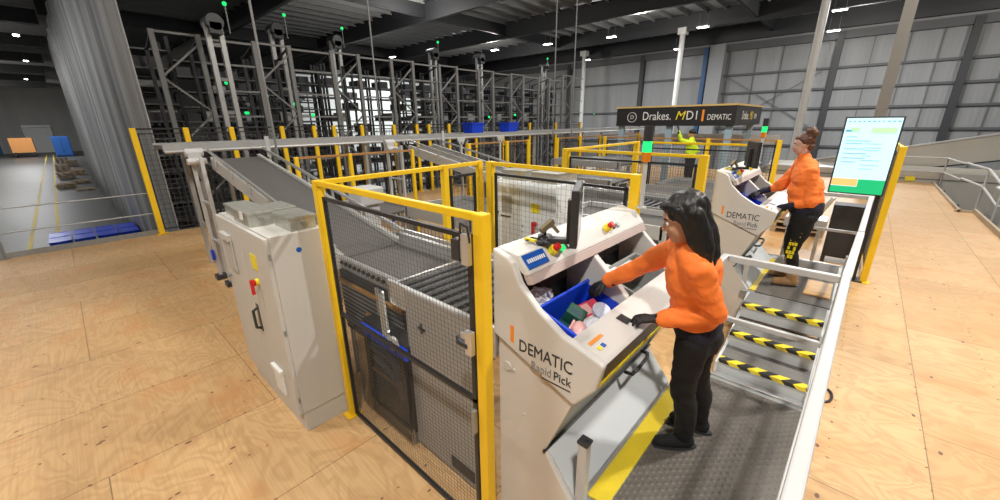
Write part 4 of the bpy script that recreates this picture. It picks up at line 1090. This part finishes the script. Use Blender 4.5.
# monitors + scanners
def monitor(loc, rz, label):
    t = thing('monitor', label, 'monitor', loc, 'monitors on the stations', rz)
    MB().box(-.02, .02, -.2, .2, .03, .34).build('bezel', DARK, t, .006)
    MB().box(.02, .022, -.185, .185, .045, .325).build('screen', simple('screen_off', (.02, .022, .025), .15) if 'screen_off' not in MATS else MATS['screen_off'], t)
    MB().box(-.05, -.02, -.03, .03, .0, .26).box(-.16, -.05, -.03, .03, .0, .03).box(-.22, -.14, -.06, .06, -.0, .015).build('stand', DARK, t, .004)
    return t
mo = monitor((-1.13, 1.88, 1.925), R(28), 'dark monitor seen nearly edge-on atop the first station')
dup(mo, (-1.02, 5.83, 1.995), 'dark monitor seen nearly edge-on atop the second station')
def scanner(loc, label):
    t = thing('hand_scanner', label, 'scanner', loc, 'scanners on the stations', R(20)); t.scale = (.72, .72, .72)
    MB().cyl((0, 0, 0), (0, 0, .015), .06, n=18).cyl((0, 0, .01), (-.0, .0, .09), .012).build('cradle', DARK, t)
    MB().bar((-.02, -.06, .06), (.05, .05, .13), .045, .05).bar((.04, .03, .11), (.1, .06, .03), .035, .03).build('scanner_body', simple('scanner_tan', (.22, .17, .1), .5) if 'scanner_tan' not in MATS else MATS['scanner_tan'], t, .006)
    MB().tube([(.0, -.05, .03), (-.04, -.16, .01), (-.1, -.2, .01), (-.09, -.1, .01), (0, -.12, .01), (.05, -.2, .01)], .007).build('cable', DARK, t)
    MB().bar((-.12, -.16, .015), (-.02, -.2, .015), .03, .02).build('scanner_tail', LABY, t)
    return t
sc = scanner((-1.33, 1.86, 1.935), 'black and tan hand scanner with coiled cable on the first station')
dup(sc, (-1.22, 5.78, 2.0), 'black and tan hand scanner on the second station')
# beacons
def beacon(loc, label):
    t = thing('signal_beacon', label, 'beacon', loc, 'green lit beacons')
    MB().cyl((0, 0, 0), (0, 0, .36), .017, n=10).cyl((0, 0, 0), (0, 0, .01), .04, n=12).build('pole', WHT, t)
    MB().cyl((0, 0, .36), (0, 0, .43), .034, n=16).build('amber_segment', BEAC_A, t)
    MB().cyl((0, 0, .43), (0, 0, .51), .034, n=16).build('green_segment', LEDG, t)
    MB().cyl((0, 0, .51), (0, 0, .62), .034, n=16).build('cap', DARK, t)
    return t
b1 = beacon((-1.22, 3.0, 1.94), 'signal beacon glowing green on the first station')
dup(b1, (-1.12, 6.9, 1.99), 'signal beacon glowing green on the second station, beside the sign box')

# totes inside bays (tilted)
def bay_tote(y, mat, label, name='blue_tote', z=1.30, x=-1.14):
    return tote_hollow(.285, .57, .25, mat, name, label=label, loc=(x, y, z), rot=(0, R(18), 0), lip=.012, taper=.015)
tt = bay_tote(1.925, BLUE, 'open blue tote of groceries in the left bay of the first station')
bay_tote(5.875, BLUE, 'open blue tote in the near bay of the second station', x=-1.03, z=1.37)
bay_tote(2.655, simple('grey_plastic', (.28, .29, .28), .45), 'grey tote in the far bay of the first station', 'grey_tote')
# groceries inside tote (local frame of the tote)
def rx_(p): return V3((-1.14, 1.925, 1.30)) + Matrix.Rotation(R(18), 3, 'Y') @ V3(p)
def pack(name, label, p, s, mat, rot, shape='box', lidm=None):
    t = thing(name, label, 'grocery', rx_(p), 'groceries in the blue tote'); t.rotation_euler = rot
    m = MB()
    if shape == 'box': m.box(-s[0], s[0], -s[1], s[1], -s[2], s[2]); m.build('carton', mat, t, .006)
    elif shape == 'bag':
        m.ball((0, 0, 0), 1, 10, s); o = m.build('packet', mat, t, smooth=True)
        for v in o.data.vertices: v.co += v.co.normalized()*.006*noise.noise(v.co*60)
        MB().box(-s[0]*1.15, -s[0]*.9, -s[1]*.7, s[1]*.7, -.003, .003).build('seal', mat, t)
    elif shape == 'can': m.cyl((0, 0, -s[2]), (0, 0, s[2]), s[0], n=20); m.build('tub', mat, t, .004); MB().cyl((0, 0, s[2]), (0, 0, s[2]+.01), s[0]*1.04, n=20).build('lid', lidm or mat, t)
    if shape == 'box': MB().box(-s[0]*.7, s[0]*.7, -s[1]*.6, s[1]*.1, s[2], s[2]+.001).build('print_panel', lidm or LABW, t)
pack('green_carton', 'dark green carton lying at the left in the blue tote', (-.03, -.03, .13), (.06, .055, .07), PGRN, (.15, .45, .3), lidm=PTEAL)
pack('teal_carton', 'dark teal carton at the bottom left of the blue tote', (.0, -.16, .08), (.07, .06, .06), PTEAL, (0, .35, .1), lidm=PGRN)
pack('red_carton', 'red and pink carton in the middle of the blue tote', (.0, .10, .15), (.055, .075, .04), PRED, (.2, .4, -.3), lidm=PPNK)
pack('purple_packet', 'purple packet under the red carton in the blue tote', (.05, .03, .12), (.055, .08, .05), PPUR, (0, .4, .4), 'bag')
pack('white_tub', 'round white printed tub in the blue tote', (.065, .12, .17), (.058, .058, .035), PWHT, (.25, .5, 0), 'can', simple('tub_print', (.5, .55, .65), .35, 0, .5, 40))
pack('pink_packet', 'pale pink packet nearest the operator corner of the blue tote', (.075, -.14, .18), (.05, .08, .03), PPNK, (0, .45, .3), 'bag')
pack('striped_packet', 'white and purple packet between the tub and the pink packet', (.085, -.01, .16), (.042, .08, .035), PWHT, (.1, .5, -.2), 'bag')
pack('small_white_packet', 'small white packet at the far right corner of the blue tote', (.07, .22, .13), (.045, .04, .04), PWHT, (0, .5, .2), 'bag')
# white bag behind tote
t = thing('plastic_bag', 'crumpled white plastic bag behind the blue tote', 'bag', (-1.31, 1.76, 1.46))
o = MB().ball((0, 0, .06), 1, 14, (.055, .17, .11)).build('film', PWHT, t, smooth=False)
for v in o.data.vertices: v.co += V3((noise.noise(v.co*25), noise.noise(v.co*25+V3((9, 0, 0))), noise.noise(v.co*25+V3((0, 9, 0)))))*.03
# grey inserts in the far bay
tag(MB().box(-1.24, -1.05, 2.45, 2.85, 1.535, 1.545).bar((-1.26, 2.5, 1.57), (-1.1, 2.52, 1.55), .12, .02).build('white_tray_insert', LABW, bevel=.003), 'white tray insert lying in the far bay of the first station', 'tray')
for y0 in (1.5,):
    pass

# ------------------------------------------------------------------ operator platforms, stairs, rails
PZ = .55
def platform(label):
    t = thing('operator_platform', label, 'platform', (0, 0, 0), 'operator platforms')
    y0, y1 = 0.0, 1.86
    MB().box(-.80, .12, y0, y1, PZ-.09, PZ-.012).build('deck', STEEL, t, .003)
    MB().box(-.655, .08, y0+.04, y1-.06, PZ-.012, PZ).build('rubber_mat', MAT_, t, .004)
    MB().box(-.78, -.66, y0+.16, y1-.25, PZ-.012, PZ+.002).build('yellow_tactile_strip', TACT, t, .002)
    MB().box(-.72, -.655, y0+.08, y0+.16, PZ-.012, PZ+.002).build('yellow_tactile_strip', TACT, t, .002)
    for x in (-.75, .08):
        for y in (.1, 1.75): MB().box(x-.03, x+.03, y-.03, y+.03, 0, PZ-.09).each('leg', STEEL, t)
    MB().box(-.8, .12, y1, y1+.02, PZ-.16, PZ).build('front_lip', ALU, t, .003)
    # stub post with black cap
    MB().box(-.825, -.77, .09, .145, 0.0, PZ+.39).build('stub_post', WHT, t, .006)
    MB().box(-.83, -.765, .085, .15, PZ+.39, PZ+.41).cyl((-.79, .12, PZ+.38), (-.79, .12, PZ+.43), .012).build('post_cap', DARK, t, .004)
    return t
pf = platform('dark rubber-matted platform the nearer worker stands on'); pf.location = (0, 1.42, 0)
p2 = dup(pf, (0, 5.4, 0), 'dark rubber-matted platform the worker with the hair bun stands on')
def rail(xa, y0, xb, y1, label, loop=True):
    t = thing('white_guard_rail', label, 'guard rail', (xb, 0, 0), 'white guard rails round the platforms')
    zt = PZ+1.03; a = xa-xb
    MB().bar((a, y0, zt-.025), (0, y1, zt-.025), .05, .05).build('top_rail', WHT, t, .008)
    MB().bar((a-.01, y0, zt-.54), (-.01, y1, zt-.54), .045, .04).build('mid_rail', WHT, t, .006)
    for y, x in ((y0+.03, a), (y1-.03, 0)):
        MB().box(x-.03, x+.03, y-.03, y+.03, 0, zt-.05).build('post', WHT, t, .005)
    x0 = -.62-xb
    MB().box(x0, -.03, y1-.05, y1, zt-.05, zt).build('end_top_rail', WHT, t, .006)
    MB().box(x0-.02, -.03, y1-.045, y1-.005, zt-.56, zt-.52).build('end_mid_rail', WHT, t, .006)
    if loop: MB().box(x0-.045, x0, y1-.3, y1, zt-.05, zt).box(x0-.045, x0, y1-.3, y1, zt-.56, zt-.52).box(x0-.04, x0-.005, y1-.3, y1-.265, PZ-.02, zt-.05).build('return_loop', WHT, t, .006)
    else: MB().box(x0-.035, x0, y1-.035, y1, PZ-.02, zt-.05).build('post', WHT, t, .006)
    return t
rail(.045, .9, .088, 3.4, 'white guard rail along the nearer platform, running out of the bottom of the frame')
r2 = rail(.14, 4.95, .21, 7.38, 'white guard rail round the second platform, beside the big screen', False)
# stairs
t = thing('stair_unit', 'three-step stair with yellow and black nosings between the two platforms', 'stairs', (0, 0, 0))
steps = [(4.18, 4.53, .19), (4.53, 4.95, .36), (4.95, 5.36, PZ)]
for (ya, yb, z) in steps:
    MB().box(-.69, .06, ya, yb+.03, z-.03, z).build('tread', TREAD, t, .003)
    MB().box(-.69, .06, ya+.015, ya+.03, z-.17, z-.03).box(-.69, .06, ya-.0, ya+.03, z-.05, z-.03).build('riser', GRYP, t)
    MB().box(-.69, .06, ya-.008, ya+.075, z-.035, z+.004).build('nosing', HAZ, t)
MB().box(-.69, .06, 3.32, 4.195, 0, .03).build('landing_plate', GRYP, t, .003)
for x in (-.72, .06):
    m = MB().prism([(4.16, 0), (4.16, .16), (4.5, .2), (4.93, .38), (5.38, PZ), (5.38, 0)], x, x+.03, 'x'); m.build('stringer', GRYP, t, .003)
sr = thing('stair_hand_rail', 'white sloping hand rail between the two guard rails above the stairs', 'hand rail', (.1, 0, 0))
MB().rails([(-.01, 3.42, PZ+1.0), (.04, 4.93, PZ+1.0)],   .055, .05).build('top_rail', WHT, sr, .006)
MB().box(-.03, .03, 4.16, 4.22, 0, PZ+.96).build('post', WHT, sr, .004)
tag(MB().box(-.2, .06, 5.72, 6.3, PZ+.001, PZ+.018).box(-.19, .05, 5.73, 6.29, PZ+.018, PZ+.022).build('plywood_offcut', PALW if False else PLY, bevel=.002), 'pale plywood board lying on the second platform', 'board')
# hook cable right of the rail
tag(MB().tube([(.2+.06*cos(a), 4.5+.13*sin(a), .012) for a in [i*pi/8 for i in range(-6, 8)]], .012).build('cable_loop', DARK), 'black cable loop on the plywood floor beside the white rail', 'cable')

# ------------------------------------------------------------------ big screen
t = thing('display_screen', 'large portrait display screen showing a white page with orange and green boxes', 'screen', (0, 8.4, 0))
sx0, sx1, sz0, sz1 = -.31, .36, 1.44, 2.62
MB().box(sx0, sx1, 0, .06, sz0, sz1).build('bezel', DARK, t, .006)
s_ = MB().box(sx0+.02, sx1-.02, -.004, 0, sz0+.02, sz1-.02).build('screen', SCRW, t)
w0, w1 = sx0+.02, sx1-.02
MB().box(w0, w1, -.007, -.004, sz0+.02, sz0+.12).box(w0+.32, w1, -.007, -.004, sz0+.12, sz0+.24).build('green_box', SCRG, s_)
MB().box(w0, w0+.315, -.007, -.004, sz0+.13, sz0+.24).build('orange_box', SCRO, s_)
MB().box(w0+.32, w1-.03, -.007, -.004, sz1-.24, sz1-.16).box(w0+.08, w0+.18, -.007, -.004, sz1-.22, sz1-.16).build('pale_green_box', SCRL, s_)
m = MB()
for k in range(11): m.box(w0+.03+k*.055, w0+.03+k*.055+rnd.uniform(.02, .045), -.007, -.004, sz1-.075, sz1-.06)
for zz in (.36, .4, .48, .55, .62, .68, .3): m.box(w0+.05, w0+.05+rnd.uniform(.1, .3), -.007, -.004, sz1-zz, sz1-zz+.008); m.box(w0+.28, w0+.28+rnd.uniform(.1, .25), -.007, -.004, sz1-zz-.1, sz1-zz-.094)
m.box(w0+.02, w0+.1, -.007, -.004, sz1-.22, sz1-.19)
m.each('text_line', SCRB, s_)
MB().box(.28, .33, .06, .12, 0, 2.2).box(-.2, .36, .06, .1, 1.9, 1.98).box(.2, .42, 0, .3, 0, .015).build('stand', BLK, t)
# dark equipment next to it
t = thing('equipment_cabinet', 'dark equipment cabinet on short feet below the big screen', 'cabinet', (-.2, 9.3, 0))
MB().box(0, .5, 0, .4, .12, 1.1).build('body', DSTEEL, t, .01); MB().box(.03, .47, -.012, 0, .16, 1.06).build('door', DARK, t, .004)
MB().box(.42, .44, -.03, -.012, .5, .7).build('handle', STEEL, t)
m = MB(); [m.box(x, x+.06, y, y+.06, 0, .12) for x in (0, .44) for y in (0, .34)]; m.each('foot', DARK, t)
t = thing('wooden_pallet_stack', 'pallet stack of wood boards and cartons behind the worker with the hair bun', 'pallet load', (-1.3, 11.2, 0))
m = MB()
for k in range(2): m.box(0, 1.0, 0, .8, k*.14+.1, k*.14+.13); [m.box(x, x+.1, 0, .8, k*.14, k*.14+.1) for x in (0, .45, .9)]
m.build('pallet', PALW, t)
MB().box(.1, .5, .1, .5, .31, .6).box(.55, .85, .1, .4, .31, .5).build('carton', CARD, t, .005)
tag(MB().tube([(-.55, 8.0, 1.1), (-.4, 7.95, 1.5), (-.3, 8.0, 1.2), (-.2, 8.0, 1.4), (-.35, 8.1, 1.05)], .03).box(-.75, -.2, 7.9, 8.3, .9, 1.05).box(-.7, -.65, 7.95, 8.0, 0, .9).box(-.3, -.25, 7.95, 8, 0, .9).build('machine_arm', ALU, bevel=.003), 'silver machine arm on a stand right behind the worker with the hair bun', 'machine')

# ------------------------------------------------------------------ sign box
t = thing('sign_box', 'long black overhead sign box reading Drakes MD1 DEMATIC', 'sign', (0, 0, 0))
SX0, SX1, SY, SZ0, SZ1 = -6.45, -2.86, 13.0, 2.43, 2.98
MB().box(SX0, SX1, SY, SY+3.5, SZ0, SZ1).build('fascia', BLK, t, .01)
MB().box(SX0-.02, SX1+.02, SY-.02, SY+3.52, SZ1, SZ1+.05).build('top_trim', simple('timber_trim', (.6, .42, .15), .6), t)
rr_ = (R(90), 0, 0); yy = SY-.012
text('lettering', 'Drakes.', .36, TXTW, (-5.55, yy, 2.61), rr_, t, .0, .82)
text('lettering', 'M', .36, TXTY, (-4.52, yy, 2.61), rr_, t, .0, 1., .25)
text('lettering', 'D1', .36, TXTW, (-4.2, yy, 2.61), rr_, t, .0, .85)
text('lettering', 'DEMATIC', .22, TXTW, (-3.6, yy, 2.6), rr_, t, 0, .68)
MB().box(-3.75, -3.69, yy, yy+.005, 2.56, 2.88).build('orange_bar', ORM, t)
m = MB(); n_ = 24
for i in range(n_):
    a, b = 2*pi*i/n_, 2*pi*(i+1)/n_; m.bar((-5.9+.15*cos(a), yy, 2.7+.15*sin(a)), (-5.9+.15*cos(b), yy, 2.7+.15*sin(b)), .015)
m.build('round_emblem', TXTW, t)
text('lettering', 'D', .17, TXTW, (-5.96, yy, 2.645), rr_, t)
rs = (R(90), 0, R(90)); xx = SX1+.012
text('lettering', 'Drakes.', .34, TXTW, (xx, 13.7, 2.6), rs, t, 0, .82)
text('lettering', 'MD', .34, TXTY, (xx, 14.75, 2.6), rs, t, 0, .8)
text('lettering', 'DEM', .22, TXTW, (xx, 15.35, 2.62), rs, t, 0, .8)
for (x, y) in ((SX0+.15, SY+.15), (SX1-.15, SY+.15), (SX0+.15, SY+2.8), (SX1-.15, SY+2.8), (-4.7, SY+.15)): MB().box(x-.09, x+.09, y-.05, y+.05, 0, SZ0).build('post', BLUEC, t)

# ------------------------------------------------------------------ chutes and railings at the right
def slab(pts, th): return MB().quad(*pts, th)
t = thing('inclined_conveyor', 'wide beige enclosed conveyor climbing to the right behind the plywood deck', 'conveyor', (0, 24.95, 0))
MB().prism([(-6, -1.2), (13.8, 3.06), (13.8, 3.86), (5, 2.2), (-6, -.35)], 0, .06).build('side_panel', CHUTE, t)
MB().prism([(-6, -1.25), (13.8, 3.0), (13.8, 3.06), (-6, -1.2)], -.06, 1.6).build('underside', DSTEEL, t)
MB().prism([(-6, -.35), (5, 2.2), (13.8, 3.86), (13.8, 3.92), (5, 2.26), (-6, -.29)], -.05, .1).build('top_edge', WHT, t)
for x in (2, 7, 11): MB().box(x-.08, x+.08, .2, .36, GZ, -1.2+(x+6)*.215+.1).each('leg', DSTEEL, t)
t = thing('parcel_chute', 'broad pale chute body directly behind the far end of the plywood deck', 'chute', (0, 24.1, 0))
MB().box(-3.5, 4.4, 0, .3, -1.1, .42).build('front_panel', CHUTE, t, .01)
MB().prism([(0, .42), (.3, .42), (.7, .6), (.7, .52)], -3.5, 4.4, 'x').build('slide_bed', CHUTE, t)
MB().box(-3.5, 4.4, -.02, 0, .12, .17).build('seam_strip', simple('seam_grey', (.2, .19, .17), .5), t)
MB().box(1.55, 1.85, -.04, -.0, .04, .22).build('yellow_bracket', LABY, t)
t = thing('chute_tower', 'pale grey hopper with dark slots at the corner of the deck', 'hopper', (3.3, 17.65, 0))
MB().prism([(0, GZ), (1.3, GZ), (1.3, 1.1), (.5, .9), (0, .5)], 0, 1.8).build('body', CHUTE, t, .01)
MB().box(.25, .5, -.02, 0, .1, .45).box(.75, .95, -.02, 0, .45, .85).each('dark_slot', DARK, t)
# white handrails
t = thing('white_hand_rail', 'white double hand rail crossing the far end of the plywood deck', 'hand rail', (0, 23.6, 0))
for z in (.5, 1.05): MB().cyl((-.6, 0, z), (2.55, 0, z), .03).cyl((2.55, 0, z), (2.75, -2.5, z-.0), .03).build('rail', WHT, t, smooth=False)
for x in (-.5, 1.0, 2.55): MB().cyl((x, 0, 0), (x, 0, 1.05), .028).build('post', WHT, t)
t = thing('stair_hand_rail', 'white stair railing dropping away at the right edge of the frame', 'hand rail', (2.85, 0, 0))
for z in (.55, 1.08):
    MB().tube([(-.1, 21.1, z), (.1, 18.8, z), (.25, 17.4, z-.35), (1.8, 17.2, z-.38)], .035).build('rail', WHT, t)
    MB().tube([(.35, 17.0, z-.35), (.25, 14.5, z-.9), (.2, 11.5, z-1.6)], .035).build('rail', WHT, t)
    MB().tube([(1.7, 17.2, z-.2), (1.6, 14.2, z-.9), (1.4, 11.5, z-1.6)], .035).build('rail', WHT, t)
for x, y, z in ((.1, 18.8, 1.08), (.25, 17.4, .75), (.3, 16, .45), (.26, 14.5, .18), (1.65, 16, .45), (1.6, 14.2, .18)): MB().cyl((x, y, GZ), (x, y, z), .03).build('post', WHT, t)
m = MB()
for k in range(12): m.box(.35, 1.6, 16.9-k*.3, 16.9-k*.3-.28, -.22-k*.22, -.18-k*.22)
m.build('tread', STEEL, t)
tag(MB().box(3.2, 3.5, 13.6, 13.85, -.8, -.55).cyl((3.35, 13.7, -.55), (3.35, 13.7, -.4), .08).box(3.0, 3.8, 13.5, 14, GZ, -.8).build('yellow_gearbox', LABY, bevel=.01), 'yellow gearbox beside the stair at the right edge', 'gearbox')

# ------------------------------------------------------------------ lights
def area(name, loc, size, power, col=(1, .95, .86), rot=(0, 0, 0), sy=None, spread=None):
    l = bpy.data.lights.new(name, 'AREA'); l.energy = power; l.color = col; l.size = size
    if sy: l.shape = 'RECTANGLE'; l.size_y = sy
    if spread: l.spread = spread
    o = bpy.data.objects.new(name, l); COL.objects.link(o); o.location = loc; o.rotation_euler = rot
    return o
area('highbay_key', (3.2, 7.2, 8.9), .5, 1000, (1, .955, .885))
area('highbay_near', (2.0, -2.2, 8.9), .6, 850, (1, .955, .885))
area('highbay_left', (-5.5, -2.5, 8.9), 1.2, 440, (1, .955, .885))
area('highbay_mid', (-5.5, 7, 8.9), 1.2, 380, (1, .965, .92))
area('highbay_right', (2.5, 17, 8.9), 1.2, 380, (1, .965, .92))
area('highbay_wall', (-1, 34, 9.0), 1.5, 2200, (.95, .98, 1))
area('highbay_wall', (-18, 34, 9.0), 1.5, 2000, (.95, .98, 1))
area('aisle_light', (-26, -7, 9.3), 1.5, 750, (.97, .98, 1))  # added out in front of the netting curtain to brighten its face
area('aisle_light', (-42, -6, 9.3), 1.5, 750, (.95, .98, 1))
area('aisle_light', (-70, -4, 9.3), 1.5, 1000, (.95, .98, 1))
area('aisle_light', (-110, -4, 9.3), 1.5, 2600, (.97, .98, 1))
area('rack_light', (-35.5, 25, 9.0), 2.0, 2800, (.95, .98, 1))  # added to light the pale wall behind the shelving
area('rack_light', (-20, 12, 10.5), 1.5, 300, (.95, .98, 1))
def fill_point(loc, p, rad=.35):  # added omni lights without fixtures, brightening the dark roof and rack tops
    l = bpy.data.lights.new('ceiling_fill', 'POINT'); l.energy = p; l.shadow_soft_size = rad; l.color = (1, .96, .9)
    o = bpy.data.objects.new('ceiling_fill', l); COL.objects.link(o); o.location = loc
for (x, y, p) in ((-9, 13, 700), (-24, 18, 800), (2, 24, 700), (-14, 31, 900), (-30, 32, 800), (-2, 8, 260), (-30, -7, 150), (-52, -7, 450), (-82, -7, 800), (-112, -7, 1300), (7, 37, 900), (-2, 38, 700)): fill_point((x, y, 9.0), p)
w = bpy.data.worlds.new('world'); bpy.context.scene.world = w; w.use_nodes = True
w.node_tree.nodes['Background'].inputs[0].default_value = (1, .97, .93, 1); w.node_tree.nodes['Background'].inputs[1].default_value = .16
sc_ = bpy.context.scene
sc_.view_settings.view_transform = 'Standard'; sc_.view_settings.look = 'None'; sc_.view_settings.exposure = -0.08; sc_.view_settings.gamma = 1
sc_.view_settings.use_curve_mapping = False
